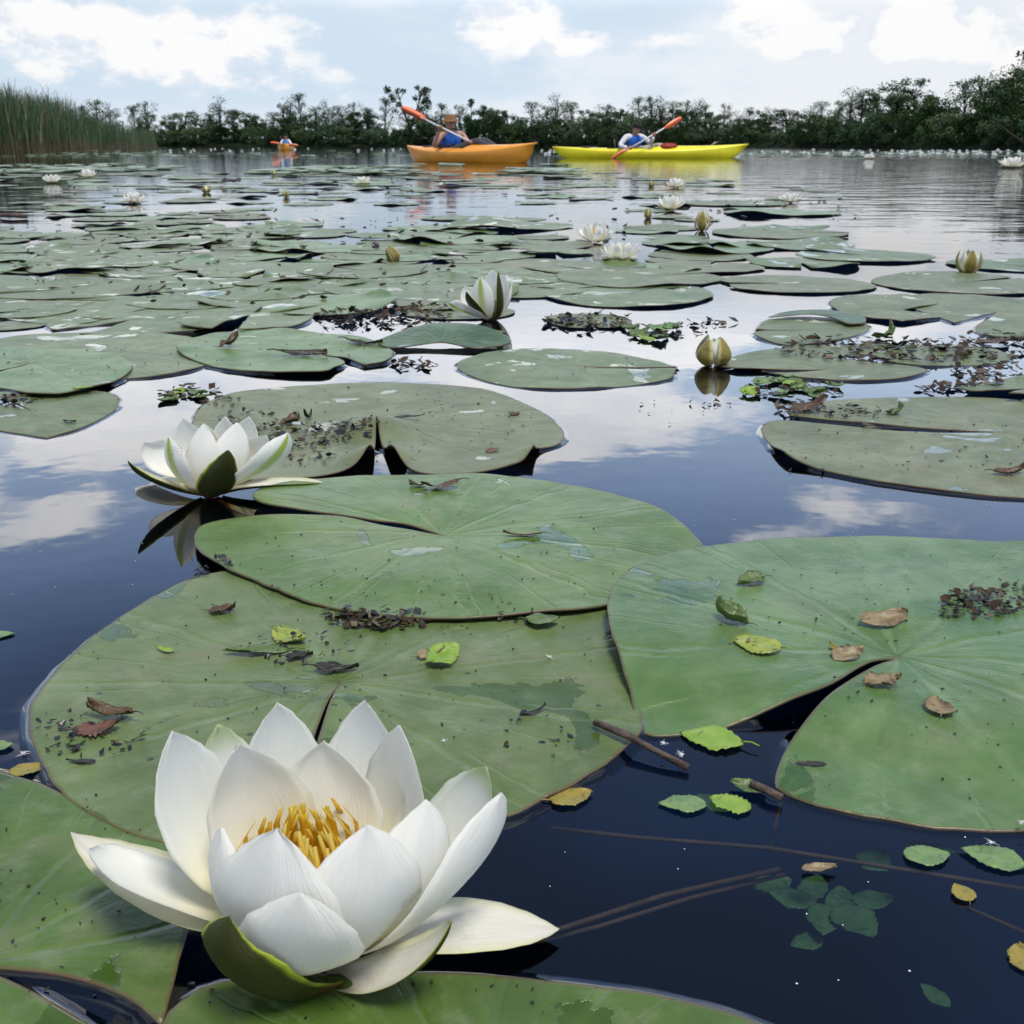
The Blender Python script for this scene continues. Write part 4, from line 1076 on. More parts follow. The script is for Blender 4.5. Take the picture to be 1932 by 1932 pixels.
dead_leaf('green curl standing among the debris at the right', 1672, 640, 30, 46, 80, 'green', .8, .5, group=GL)
dead_leaf('brown jagged scrap hanging over a pad edge at the right', 1872, 650, 76, 40, 20, 'brown', .6, .4, group=GL, serr=.25)
dead_leaf('brown mound of a leaf on the back left of the sky-pooled pad', 1524, 782, 70, 40, 10, 'brown', .9, .6, group=GL, serr=.2)
dead_leaf('hooded green leaf on the slit of the sky-pooled pad', 1688, 784, 44, 34, 70, 'green', .8, .6, group=GL)
dead_leaf('dark scrap in front of the slit of the sky-pooled pad', 1648, 812, 46, 22, 170, 'dark', .6, .4, group=GL)
dead_leaf('brown crooked scrap at the right edge of the sky-pooled pad', 1905, 900, 76, 26, 15, 'brown', .7, .4, group=GL, serr=.2)
dead_leaf('tall dark hook of a stalk on the mottled pad', 582, 793, 44, 10, 75, 'dark', .6, 1.2, group=GL, stalk=False)
dead_leaf('pale oval seed leaf on the half-sunk pad at the left', 158, 746, 36, 22, 5, 'lime', .1, .0, group=GL, stalk=False)
dead_leaf('dark scrap on the half-sunk pad at the left', 132, 800, 26, 18, 5, 'dark', .5, .3, group=GL, stalk=False)
dead_leaf('dark hump of a leaf far out at the left', 437, 352, 40, 30, 5, 'dark', .8, .5, group=GL, stalk=False, z=.03)
GW = 'leaves floating on the open water'
dead_leaf('bright lime leaf wedged under the tip of the blue-green pad', 1340, 1397, 116, 82, 160, 'lime', .05, .02, group=GW, z=.0016, serr=.1)
dead_leaf('ochre leaf peeping from under the right rim of the broad pad', 1078, 1508, 84, 56, 20, 'ochre', .1, .0, group=GW, z=.0014)
dead_leaf('oval green leaf with a white fleck afloat in dark water', 1287, 1520, 88, 58, 175, 'sunk', .03, .0, group=GW, z=.0012, stalk=False)
dead_leaf('lime lobed leaf afloat right of the oval green one', 1376, 1520, 78, 62, 150, 'lime', .05, .0, group=GW, z=.0012, serr=.14, stalk=False)
dead_leaf('pale curled leaf at the left corner of the blue-green pad', 1412, 1492, 70, 42, 160, 'green', .3, .05, group=GW, z=.002)
dead_leaf('green leaf with holes afloat below the blue-green pad', 1748, 1618, 86, 60, 5, 'sunk', .04, .0, group=GW, z=.0012, stalk=False)
dead_leaf('sharp green leaf with a dark hole afloat near the right edge', 1872, 1622, 110, 72, 150, 'sunk', .08, .0, group=GW, z=.0012, stalk=False)
dead_leaf('small ochre leaf with a stalk afloat near the right edge', 1814, 1688, 50, 44, 95, 'ochre', .1, .0, group=GW, z=.0012)
dead_leaf('ochre leaf cut off by the right edge, low in the picture', 1930, 1812, 76, 56, 80, 'ochre', .1, .0, group=GW, z=.0012)
dead_leaf('brown chrysalis-like leaf afloat over the sunken sprig', 1545, 1645, 66, 28, 6, 'tan', .6, .1, group=GW, z=.0014, stalk=False)
dead_leaf('ochre leaf in the gap between three pads at the far left', 52, 1455, 62, 44, 15, 'ochre', .1, .0, group=GW, z=.0012)
dead_leaf('greenish leaf at the left border above the ochre one', 4, 1412, 40, 36, 15, 'sunk', .1, .0, group=GW, z=.0012)
dead_leaf('faint green leaf afloat at the left border beside the broad pad', 2, 1200, 46, 34, 15, 'sunk', .05, .0, group=GW, z=.0010, stalk=False)
dead_leaf('small green pad leaf afloat in the reflection of the half-open flower', 936, 628, 34, 44, 5, 'green', .0, .0, group=GW, z=.0014, stalk=False)
GS = 'sunken leaves of the water plant'
for (px, py, L, W, rot, zz, lab) in [(1560, 1680, 90, 70, 250, -.016, 'left of two sunken oval leaves'), (1622, 1690, 100, 86, 290, -.014, 'largest sunken leaf, lowest of its sprig'), (1500, 1628, 90, 62, 160, -.020, 'sunken leaf under the brown floating one'),
                                     (1600, 1600, 84, 60, 80, -.030, 'faint sunken leaf at the heart of its sprig'), (1470, 1560, 80, 60, 20, -.034, 'faintest sunken leaf near the pad rim'), (1660, 1545, 80, 60, 40, -.024, 'sunken leaf under the rim of the blue-green pad'), (1350, 1478, 76, 50, 140, -.012, 'sunken leaf behind the pale curled one'), (1530, 1700, 70, 50, 200, -.022, 'sunken leaf left of the two oval ones'), (1590, 1645, 80, 66, 100, -.020, 'sunken leaf over the pair of sunken ovals'), (1660, 1610, 84, 54, 10, -.026, 'sunken leaf right of the sprig, along the long stem'), (1545, 1575, 76, 56, 60, -.030, 'sunken leaf at the top of the sprig'), (1760, 1560, 90, 54, 350, -.014, 'sunken leaf half under the rim of the blue-green pad near the right'), (1780, 1770, 70, 40, 120, -.03, 'dim sunken leaf below the small ochre one')]:
    dead_leaf(lab, px, py, L, W, rot, 'sunk', .05, .02, z=zz, group=GS, stalk=False, name='sunken_leaf')


def stem(label, pts, rad, mat, cat='stem', name='plant_stem', group=None):
    mb = MB(); mb.tube([P(a, b, z) for a, b, z in pts], rad, 7)
    return tag(mb.build(name, mat), label, cat, group)


M['stem_red'] = simple('stem_red_brown', (.24, .11, .07), .6, .3, .4, 60)
M['twig'] = simple('twig_dark', (.040, .028, .022), .6, .3, .5, 90, (.10, .07, .055), bump=.5)
GT = 'stems of water plants under the surface'
stem('long red-brown stem running under the surface to the right edge', [(1040, 1562, -.006), (1200, 1580, -.004), (1450, 1600, -.004), (1700, 1640, -.004), (1960, 1682, -.004)], .0011, M['stem_red'], group=GT)
stem('upper of two red-brown stems slanting up from the right sepal', [(900, 1790, -.010), (1060, 1752, -.006), (1250, 1690, -.008), (1470, 1640, -.014)], .0013, M['stem_red'], group=GT)
stem('lower of two red-brown stems slanting up from the right sepal', [(960, 1790, -.012), (1130, 1748, -.010), (1300, 1695, -.013), (1480, 1650, -.02)], .0011, M['stem_red'], group=GT)
stem('thin stem dropping from the corner of the blue-green pad', [(1475, 1500, -.002), (1462, 1560, -.012), (1455, 1605, -.03)], .0009, M['stem_red'], group=GT)
stem('short stem behind the small ochre leaf', [(1800, 1700, -.002), (1870, 1732, -.006), (1935, 1760, -.006)], .0009, M['stem_red'], group=GT)
stem('dark twig poking from the broad pad towards the lime leaf', [(1122, 1362, .0075), (1185, 1388, .0085), (1240, 1418, .006), (1298, 1448, .003)], [.0020, .0024, .0018, .0022], M['twig'], 'twig', 'twig')
stem('short dark twig at the left corner of the blue-green pad', [(1418, 1478, .004), (1450, 1492, .005), (1475, 1505, .004)], .0022, M['twig'], 'twig', 'twig')
stem('dark floating twig at the left edge far out', [(-30, 405, .012), (20, 406, .016), (50, 408, .012)], .010, M['twig'], 'twig', 'twig')

M['flake'] = simple('debris_brown', (.026, .017, .010), .8, .2, .7, 40, (.058, .038, .022))
M['flake2'] = simple('debris_black', (.012, .011, .010), .4, .5, .4, 40)
M['flake3'] = simple('debris_pale', (.12, .095, .06), .6, .3, .4, 40)


def debris(label, spots, on_pads=True):
    """spots: (cx, cy, rx, ry in px, count, size in metres, lift)"""
    mb = MB()
    for (cx, cy, rx, ry, n, size, lift) in spots:
        for _ in range(n):
            a = R.uniform(0, 6.28); q = math.sqrt(R.random())
            c = P(cx + rx * q * math.cos(a), cy + ry * q * math.sin(a)); s = size * R.uniform(.25, 1.0)
            zz = (ztop(c.x, c.y) if on_pads else 0) + .0006
            rot = Matrix.Rotation(R.uniform(0, 6.28), 3, 'Z') @ Matrix.Rotation(R.gauss(0, .3), 3, 'X') @ Matrix.Rotation(R.gauss(0, .3), 3, 'Y')
            el_ = R.uniform(.25, .9); k = R.randint(4, 6)
            ring = []
            for i in range(k):
                b = 6.283 * i / k; r_ = R.uniform(.6, 1.1)
                ring.append(rot @ Vector((math.cos(b) * s * r_, math.sin(b) * s * r_ * el_, s * .25 * R.uniform(-.4, .6))))
            zl = min(v.z for v in ring)
            off = Vector((c.x, c.y, zz - zl + lift * R.random()))
            top = [v + off for v in ring]; th = Vector((0, 0, max(.0003, s * .08)))
            mb.loft([[v - th * 0 for v in top], [v + th for v in top]], mi=R.choice((0, 0, 0, 1, 1, 2)) if size > .004 else R.choice((0, 1, 1)))
    return tag(mb.build('plant_debris', [M['flake'], M['flake2'], M['flake3']], smooth=False), label, 'debris', kind='stuff')


debris('brown plant debris drifting left of the half-open flower', [(720, 602, 130, 17, 230, .012, .007), (800, 585, 60, 8, 50, .011, .006)], False)
debris('brown plant debris raft right of the half-open flower', [(1110, 610, 85, 14, 150, .012, .006)], False)
debris('dark debris strewn over the sunk pads at the right', [(1660, 665, 200, 26, 260, .012, .004), (1870, 690, 80, 40, 110, .011, .004), (1820, 735, 90, 10, 60, .009, .003), (1880, 640, 70, 10, 40, .011, .004)])
debris('brown debris caught under the front rim of the oval pad', [(720, 1188, 95, 15, 120, .0055, .002), (655, 1175, 60, 10, 30, .005, .002), (1000, 1182, 60, 7, 20, .004, .001), (400, 1085, 40, 14, 40, .004, .002)])
debris('clump of plant debris at the right of the blue-green pad', [(1850, 1165, 75, 36, 120, .0048, .0015), (1905, 1150, 50, 36, 110, .0034, .001), (1800, 1185, 40, 14, 40, .003, .0008)])
debris('silt and scraps on the left of the mottled pad', [(560, 830, 110, 26, 130, .0062, .002), (470, 800, 60, 20, 40, .006, .002), (640, 830, 80, 16, 70, .006, .002), (560, 870, 80, 20, 50, .005, .001), (420, 765, 40, 10, 30, .006, .002)])
debris('dark crumbs among the leaves of the broad pad', [(190, 1400, 90, 45, 40, .0035, .001), (560, 1240, 110, 30, 40, .0035, .002), (1010, 1400, 70, 50, 22, .0034, 0), (110, 1400, 40, 60, 20, .003, 0)])
debris('dark crumbs along the slit of the sky-pooled pad', [(1600, 785, 90, 12, 70, .007, .004), (1500, 775, 40, 14, 40, .008, .006)])
debris('scraps in the gap at the left of the scalloped pad', [(20, 758, 50, 12, 50, .008, .004)], False)
debris('dark flecks drifting on the open water in the middle distance', [(1250, 625, 90, 14, 40, .012, .001), (1200, 780, 140, 30, 9, .004, .001), (1350, 765, 30, 6, 12, .006, .001), (360, 742, 60, 14, 36, .010, .001), (780, 690, 50, 8, 30, .010, .001), (1500, 735, 110, 18, 40, .008, .001), (1330, 610, 60, 6, 20, .012, .001)], False)
# crumbs on each of the traced pads
sp = []
for (cx, cy, rx, ry, n) in [(840, 1070, 420, 95, 90), (620, 1270, 500, 170, 120), (1700, 1150, 480, 100, 90), (1750, 1400, 300, 120, 50), (700, 800, 320, 70, 110), (1700, 850, 260, 70, 80), (130, 1700, 200, 200, 45), (700, 1900, 400, 40, 20), (150, 690, 200, 40, 40), (520, 660, 180, 36, 40), (1080, 695, 180, 28, 30)]:
    sp.append((cx, cy, rx, ry, n, .0016 + .0012 * (cy < 900), 0))
debris('tiny dark specks sprinkled on the near lily pads', sp)
debris('small scraps scattered over the raft of pads in the middle distance', [(450, 510, 480, 70, 150, .016, .02), (600, 440, 600, 40, 120, .020, .02), (1400, 400, 250, 25, 50, .022, .02), (700, 350, 700, 20, 70, .028, .02)], False)

# white specks and fluff on the near water
M['fluff'] = simple('fluff_white', (.75, .76, .76), .7, .2, .1, 50)
mb = MB()
for _ in range(48):
    px, py = R.choice(((R.uniform(960, 1930), R.uniform(1560, 1925)), (R.uniform(0, 330), R.uniform(880, 1180)), (R.uniform(1080, 1900), R.uniform(900, 1030))))
    c = P(px, py); mb.ball((c.x, c.y, .0006), (R.uniform(.0002, .0006), R.uniform(.0002, .0005), .0002), 6, 4)
tag(mb.build('floating_specks', M['fluff']), 'white specks floating on the dark near water', 'specks', kind='stuff')


def fluff(label, px, py, r, z=None):
    c = P(px, py); zz = z if z is not None else ztop(c.x, c.y) + .0004
    mb = MB(); rr = random.Random(int(px)); s = r * .7 * pxm(px, py)
    for _ in range(34):
        a = rr.uniform(0, 6.28); e = rr.uniform(.05, 1.2); l = s * rr.uniform(.2, .9) * (1.0 if rr.random() < .3 else .6); d = Vector((math.cos(a) * math.cos(e), math.sin(a) * math.cos(e), math.sin(e) * .6))
        mb.tube([(0, 0, .0006), d * l * .6, d * l + Vector((rr.uniform(-.5, .5) * l, rr.uniform(-.5, .5) * l, -.2 * l * rr.random()))], [.00013, .00011, .00006], 4)
    tag(mb.build('seed_fluff', M['fluff'], loc=(c.x, c.y, zz)), label, 'seed fluff', 'white seed fluff')


fluff('wisp of white fluff on the right half of the broad pad', 1036, 1252, 22)
fluff('white fluff at the front rim of the blue-green pad by the right edge', 1925, 1572, 26, .006)
fluff('fluff caught on the end of the dark twig', 1285, 1440, 26, .005)
fluff('fluff on the twig where it leaves the broad pad', 1250, 1424, 22, .007)
fluff('wet fluff between the left leaves and the broad pad', 45, 1425, 30, .001)
fluff('white tuft on the holed leaf near the right edge', 1868, 1600, 22, .003)
fluff('small fluff on the broad pad right of the flower', 838, 1412, 14)

# small floating leaflets drifting in groups
lf = []
for (cx, cy, rx, ry, n, lab) in [(1490, 735, 90, 22, 20, 'small green leaflet drifting in front of the closed bud pads'), (1225, 632, 50, 14, 9, 'small green leaflet drifting right of the brown debris raft'), (355, 752, 45, 10, 7, 'small green leaflet drifting beside the half-sunk pad at the left')]:
    for i in range(n):
        a = R.uniform(0, 6.28); q = math.sqrt(R.random())
        dead_leaf(lab, cx + rx * q * math.cos(a), cy + ry * q * math.sin(a), R.uniform(18, 42) * (.6 if 'dark' in lab else 1), R.uniform(22, 60) * (.3 if 'dark' in lab else 1), R.uniform(-40, 40), 'dark' if 'dark' in lab else R.choice(('green', 'green', 'sunk', 'lime', 'dark')), .25, .05, z=.0016 + R.random() * .002, stalk=False, name='floating_leaflet', group='small leaflets drifting on the water', seed=i * 13 + int(cx))


def insect(label, pos, s, heading=0.0, parent=None):
    mb = MB(); mb.ball((0, 0, .5 * s), (.9 * s, .38 * s, .36 * s)); mb.ball((.95 * s, 0, .5 * s), (.32 * s, .32 * s, .3 * s))
    for i in (-1, 0, 1):
        for sd in (-1, 1): mb.tube([(i * .4 * s, 0, .5 * s), (i * .6 * s, sd * .7 * s, .7 * s), (i * .8 * s, sd * 1.1 * s, 0)], .07 * s, 4)
    o = mb.build('insect', M['flake2'], loc=pos); o.rotation_euler = heading
    return tag(o, label, 'insect')

bpy.context.view_layer.update()
dg = bpy.context.evaluated_depsgraph_get()


def on_surface(px, py):
    ok, loc, nrm, *_ = sc.ray_cast(dg, Vector((0, 0, H)), raydir(px, py).normalized())
    return loc, nrm


l_, n_ = on_surface(768, 1699)
insect('small black fly on the outside of a right petal of the big flower', l_ - n_ * .0002, .0021, n_.to_track_quat('Z', 'X').to_euler())
l_, n_ = on_surface(334, 851)
insect('dark beetle at the edge of the green-striped petal of the second flower', l_ - n_ * .0005, .0042, n_.to_track_quat('Z', 'X').to_euler())
l_, n_ = on_surface(363, 1858)
insect('tiny dark insect on the low left petal of the big flower', P(365, 1857, .02) if l_ is None else l_, .0014, n_.to_track_quat('Z', 'X').to_euler())


# ------------------------------------------------------------------ kayaks
def kayak(label, stern, bow, beam, free, rise_s, rise_b, mat, cock=(-.34, .10), trim=None):
    s_, b_ = Vector(stern).xy, Vector(bow).xy
    mid = (s_ + b_) / 2; L = (b_ - s_).length; rz = math.atan2(b_.y - s_.y, b_.x - s_.x)
    root = empty('kayak', (mid.x, mid.y, 0), rz); tag(root, label, 'kayak', 'paddled kayaks')
    rings = []; n = 37
    for i in range(n):
        t = -1 + 2 * i / (n - 1); q = abs(t)
        x = t * L / 2
        b = max(.012, beam / 2 * (1 - q ** 2.3) ** .85)
        rise = rise_b if t > 0 else rise_s
        zs = free + rise * q ** 2.6
        k = max(0, (q - .72) / .28)
        zk = -.07 + (zs * .62 + .07) * k ** 2.4
        x_sh = x + (.10 if t > 0 else -.05) * k ** 2
        inn = 0
        ct = (t - cock[0]) / (cock[1] - cock[0])
        if 0 < ct < 1: inn = min(1, math.sin(math.pi * ct) * 2.2)
        crown = .045 * (1 - q ** 2) * (1.0 if t < cock[1] else 1.7)
        dz = -.20 * inn + crown * (1 - inn)
        ring = [(x, 0, zk), (x, .45 * b, zk + .010), (x, .78 * b, zk + .22 * (zs - zk)), (x, .95 * b, zk + .58 * (zs - zk)), (x_sh, b * .995, zs - .02), (x_sh, b * .97, zs), (x_sh, .80 * b, zs + crown * .4), (x_sh, .66 * b, zs + crown * .75 + .02 * inn), (x_sh, .60 * b, zs + dz), (x_sh, .3 * b, zs + dz + crown * .4 * (1 - inn)), (x_sh, 0, zs + dz + crown * .55 * (1 - inn))]
        ring += [(p[0], -p[1], p[2]) for p in reversed(ring[1:-1])]
        rings.append([Vector(p) for p in ring])
    mb = MB(); mb.loft(rings); mb.build('hull', mat, root)
    # coaming rim
    x0, x1 = cock[0] * L / 2, cock[1] * L / 2; pts = []
    for i in range(33):
        a = 2 * math.pi * i / 32
        pts.append(((x0 + x1) / 2 + (x1 - x0) / 2 * .93 * math.cos(a), beam * .31 * math.sin(a), free + .050 + .02 * max(0, math.cos(a))))
    mb = MB(); mb.tube(pts, .016, 8, caps=False); mb.build('cockpit_rim', trim, root)
    mb = MB(); xs = x0 + (x1 - x0) * .16
    mb.loft([[Vector((xs + dx, y, z)) for (dx, z) in ((0, .05), (.05, .05), (-.02, free + .26), (-.06, free + .26))] for y in (-beam * .26, -beam * .13, beam * .13, beam * .26)]); mb.build('seat_back', trim, root)
    for tx, rr_ in ((.55, .13), (-.66, .10)):
        mb = MB(); zz = free + (rise_b if tx > 0 else rise_s) * abs(tx) ** 2.6 + .045
        mb.loft([[Vector((tx * L / 2 + rr_ * 1.35 * sc_ * math.cos(2 * math.pi * i / 20), rr_ * sc_ * math.sin(2 * math.pi * i / 20), zz - .03 + h_)) for i in range(20)] for sc_, h_ in ((1, 0), (1, .035), (.85, .05))]); mb.build('hatch_lid', trim, root)
    for e in (-1, 1):
        mb = MB(); zz = free + (rise_b if e > 0 else rise_s) + .0; xx = e * L / 2 + (.09 if e > 0 else -.04)
        mb.tube([(xx - e * .10, 0, zz + .03), (xx, .02, zz - .01), (xx + .01 * e, .05, zz - .06)], .010, 6); mb.build('carry_handle', trim, root)
    return root


def gloss(name, col, rough=.35):
    return simple(name, col, rough, .5, .12, 2.5)


M['k_orange'] = gloss('kayak_orange', (.80, .33, .030)); M['k_yellow'] = gloss('kayak_yellow', (.76, .70, .015)); M['k_black'] = gloss('kayak_black', (.02, .02, .022), .5)
M['blade_or'] = gloss('paddle_orange', (.72, .15, .055)); M['shaft'] = gloss('paddle_shaft', (.62, .64, .66))
M['skin'] = simple('skin', (.40, .22, .15), .5, .4, .15, 30); M['vest'] = simple('life_vest_blue', (.010, .075, .36), .7, .3, .3, 14, (.015, .11, .45))
M['white_cloth'] = simple('white_cloth', (.62, .62, .66), .8, .2, .15, 20); M['grey_cloth'] = simple('grey_cloth', (.065, .062, .070), .8, .2, .2, 20)
M['beige'] = simple('beige_cloth', (.42, .38, .30), .8, .2, .2, 20); M['hat'] = simple('hat_tan', (.22, .115, .055), .8, .2, .3, 30); M['cap'] = simple('cap_black', (.018, .016, .018), .8, .2, .3, 30)
M['hair'] = simple('hair_dark', (.03, .02, .015), .6, .4, .4, 40); M['red_cloth'] = simple('red_bag', (.28, .03, .02), .6, .3, .3, 14); M['eye'] = simple('sunglasses_dark', (.02, .018, .02), .25, .5, .1, 5)
M['blue_shirt'] = simple('blue_shirt', (.09, .22, .52), .7, .3, .3, 14)

kO = kayak('orange kayak with its bow turned towards the viewer', Q(772, 290, 22.7), Q(1006, 290, 20.4), .72, .20, .10, .15, M['k_orange'], (-.52, .10), M['k_black'])
kY = kayak('long yellow kayak lying broadside to the viewer', Q(1046, 290, 27.9), Q(1403, 290, 27.5), .62, .17, .10, .16, M['k_yellow'], (-.42, .02), M['k_black'])
kD = kayak('small distant orange kayak heading towards the viewer at the left', Q(546, 280, 63.5), Q(534, 280, 60.8), .85, .24, .08, .12, M['k_orange'], (-.5, .15), M['k_black'])


def skin_mesh(joints, edges):
    """joints: name -> (pos, radius); grows one continuous surface"""
    names = list(joints); me = bpy.data.meshes.new('person')
    me.from_pydata([tuple(joints[k][0]) for k in names], [(names.index(a), names.index(b)) for a, b in edges], [])
    o = bpy.data.objects.new('person', me); C.objects.link(o)
    m = o.modifiers.new('skin', 'SKIN'); m.use_smooth_shade = True
    for i, k in enumerate(names):
        r = joints[k][1]; me.skin_vertices[0].data[i].radius = (r, r) if not isinstance(r, tuple) else r
    me.skin_vertices[0].data[0].use_root = True
    s = o.modifiers.new('sub', 'SUBSURF'); s.levels = 2; s.render_levels = 2
    bpy.context.view_layer.update()
    d = bpy.context.evaluated_depsgraph_get(); ev = o.evaluated_get(d); em = ev.to_mesh()
    vs = [v.co.copy() for v in em.vertices]; fs = [tuple(p.vertices) for p in em.polygons]
    ev.to_mesh_clear(); bpy.data.objects.remove(o); bpy.data.meshes.remove(me)
    return vs, fs


def hand_fingers(mb, wrist, grip, axis, side=1):
    """palm plus four fingers and a thumb closed round a shaft that runs along axis through grip"""
    axis = Vector(axis).normalized(); f = (Vector(grip) - Vector(wrist)).normalized(); f = (f - axis * f.dot(axis)).normalized(); up = axis.cross(f)
    g = Vector(grip)
    mb.ball(g - f * .035, (.040, .030, .040), 10, 8)
    for i, l in enumerate((.9, 1.0, .96, .8)):
        o = axis * (i - 1.5) * .021
        mb.tube([g + o - f * .02 + up * .022, g + o + f * .010 + up * .030 * l, g + o + f * .032 * l + up * .006, g + o + f * .022 * l - up * .018, g + o - f * .002 - up * .024 * l], [.0105, .0105, .0098, .009, .0075], 6)
    mb.tube([g - axis * .038 * side - f * .035, g - axis * .046 * side - f * .005 - up * .022, g - axis * .028 * side + f * .018 - up * .026], [.012, .011, .0085], 6)


def person(label, J, mats, face, hat, hair=True, shirt=None):
    """J: joint -> (point, radius)"""
    root_pos = J['pelvis'][0]
    E = [('pelvis', 'belly'), ('belly', 'chest'), ('chest', 'neck'), ('neck', 'chin'), ('chin', 'head'), ('head', 'crown'), ('chest', 'rsh'), ('rsh', 'rel'), ('rel', 'rwr'), ('chest', 'lsh'), ('lsh', 'lel'), ('lel', 'lwr'), ('pelvis', 'rhip'), ('rhip', 'rkn'), ('rkn', 'rft'), ('pelvis', 'lhip'), ('lhip', 'lkn'), ('lkn', 'lft')]
    vs, fs = skin_mesh(J, E)
    mb = MB(); mb.add(vs, fs)
    ax = J['lgrip'][1] if False else None
    return mb


def make_person(label, J, grips, face, hat_kind, leg_mat, vest_mat, sleeve_mat=None):
    E = [('pelvis', 'belly'), ('belly', 'chest'), ('chest', 'neck'), ('neck', 'chin'), ('chin', 'head'), ('head', 'crown'), ('chest', 'rsh'), ('rsh', 'rel'), ('rel', 'rwr'), ('chest', 'lsh'), ('lsh', 'lel'), ('lel', 'lwr'), ('pelvis', 'rhip'), ('rhip', 'rkn'), ('rkn', 'rft'), ('pelvis', 'lhip'), ('lhip', 'lkn'), ('lkn', 'lft')]
    vs, fs = skin_mesh(J, E); mb = MB(); mb.add(vs, fs)
    axis = (grips[1] - grips[0]).normalized()
    hand_fingers(mb, J['rwr'][0], grips[0], axis, 1); hand_fingers(mb, J['lwr'][0], grips[1], axis, -1)
    hc = J['head'][0]; f = Vector(face).normalized(); s = Vector((-f.y, f.x, 0)).normalized()
    mb.tube([hc + f * .092 + Vector((0, 0, .012)), hc + f * .118 - Vector((0, 0, .022)), hc + f * .095 - Vector((0, 0, .028))], [.010, .016, .010], 6)      # nose
    for sd in (-1, 1): mb.ball(hc + s * sd * .088 - f * .005, (.016, .016, .030), 8, 6)                                                                       # ears
    mb.tube([hc + f * .090 - Vector((0, 0, .052)) - s * .022, hc + f * .098 - Vector((0, 0, .054)), hc + f * .090 - Vector((0, 0, .052)) + s * .022], .007, 6)  # lips
    o = mb.build('person', M['skin']); tag(o, label, 'person', 'people paddling kayaks')
    e = MB()
    for sd in (-1, 1): e.ball(hc + f * .088 + s * sd * .036 + Vector((0, 0, .010)), (.022, .022, .013), 8, 6)
    e.tube([hc + f * .095 - s * .03 + Vector((0, 0, .014)), hc + f * .098 + s * .03 + Vector((0, 0, .014))], .005, 5); e.build('sunglasses', M['eye'], o)
    # hair
    h = MB(); h.ball(hc - f * .015 + Vector((0, 0, .018)), (.098, .098, .105), 12, 8, fn=lambda d, q: q if d.dot(f) < .35 and d.z > -.55 else q * .8); h.build('hair', M['hair'], o)
    ht = MB(); top = hc + Vector((0, 0, .055))
    if hat_kind == 'brim':
        ring = lambda r, z, dr=0: [top + Vector((math.cos(a) * r, math.sin(a) * r, z + dr * math.cos(2 * a))) for a in [2 * math.pi * i / 20 for i in range(20)]]
        ht.loft([ring(.175, -.030, .012), ring(.170, -.018, .012), ring(.112, 0), ring(.108, .05), ring(.085, .088), ring(.03, .10)]); ht.build('hat', M['hat'], o)
    else:
        ring = lambda r, z: [top + Vector((math.cos(a) * r, math.sin(a) * r, z)) for a in [2 * math.pi * i / 20 for i in range(20)]]
        ht.loft([ring(.108, -.03), ring(.110, .0), ring(.098, .045), ring(.06, .072), ring(.01, .08)])
        ht.loft([[top + f * x + s * y * (1 - .5 * x / .2) + Vector((0, 0, z - .012)) for x in (.09, .13, .17, .19)] + [top + f * x + s * y * (1 - .5 * x / .2) + Vector((0, 0, z - .020)) for x in (.19, .17, .13, .09)] for y, z in ((-.075, -.01), (-.03, 0), (.03, 0), (.075, -.01))])
        ht.build('cap', M['cap'], o)
    # trousers
    g = 1.14
    JT = {k: (J[k][0], tuple(x * g for x in J[k][1]) if isinstance(J[k][1], tuple) else J[k][1] * g) for k in ('pelvis', 'rhip', 'rkn', 'rft', 'lhip', 'lkn', 'lft')}
    v, f_ = skin_mesh(JT, [('pelvis', 'rhip'), ('rhip', 'rkn'), ('rkn', 'rft'), ('pelvis', 'lhip'), ('lhip', 'lkn'), ('lkn', 'lft')]); t = MB(); t.add(v, f_); t.build('trousers', leg_mat, o)
    # shirt sleeves
    if sleeve_mat:
        JS = {k: (J[k][0], J[k][1] * 1.22 if not isinstance(J[k][1], tuple) else tuple(x * 1.08 for x in J[k][1])) for k in ('chest', 'belly', 'rsh', 'rel', 'rwr', 'lsh', 'lel', 'lwr')}
        v, f_ = skin_mesh(JS, [('chest', 'belly'), ('chest', 'rsh'), ('rsh', 'rel'), ('rel', 'rwr'), ('chest', 'lsh'), ('lsh', 'lel'), ('lel', 'lwr')]); t = MB(); t.add(v, f_); t.build('shirt', sleeve_mat, o)
    # vest: torso shell with arm openings, a collar and a zip line
    a0 = J['pelvis'][0] + Vector((0, 0, .02)); a3 = J['neck'][0] - Vector((0, 0, .03)); sh = (J['lsh'][0] - J['rsh'][0]); sd = Vector((sh.x, sh.y, 0)).normalized(); fr = Vector((-sd.y, sd.x, 0))
    if fr.dot(f) < 0: fr = -fr
    rings = []
    for k, wx, wy in ((0, .185, .150), (.2, .190, .158), (.45, .195, .165), (.7, .200, .160), (.86, .185, .135), (.96, .135, .105), (1.0, .085, .085)):
        c = a0.lerp(a3, k); rings.append([c + sd * wx * math.copysign(abs(math.cos(b)) ** .8, math.cos(b)) + fr * wy * math.copysign(abs(math.sin(b)) ** .8, math.sin(b)) for b in [2 * math.pi * i / 24 for i in range(24)]])
    vm = MB(); vm.loft(rings); vo = vm.build('life_vest', vest_mat, o)
    z = MB(); z.tube([a0.lerp(a3, k) + fr * w_ for k, w_ in ((.05, .158), (.3, .166), (.6, .166), (.85, .142))], .006, 5); z.build('zip', M['k_black'], vo)
    b = MB(); c = a0.lerp(a3, .32); b.tube([c + sd * .200 * math.cos(q) + fr * .170 * math.sin(q) for q in [2 * math.pi * i / 24 for i in range(25)]], .012, 6, caps=False); b.build('waist_strap', M['k_black'], vo)
    return o


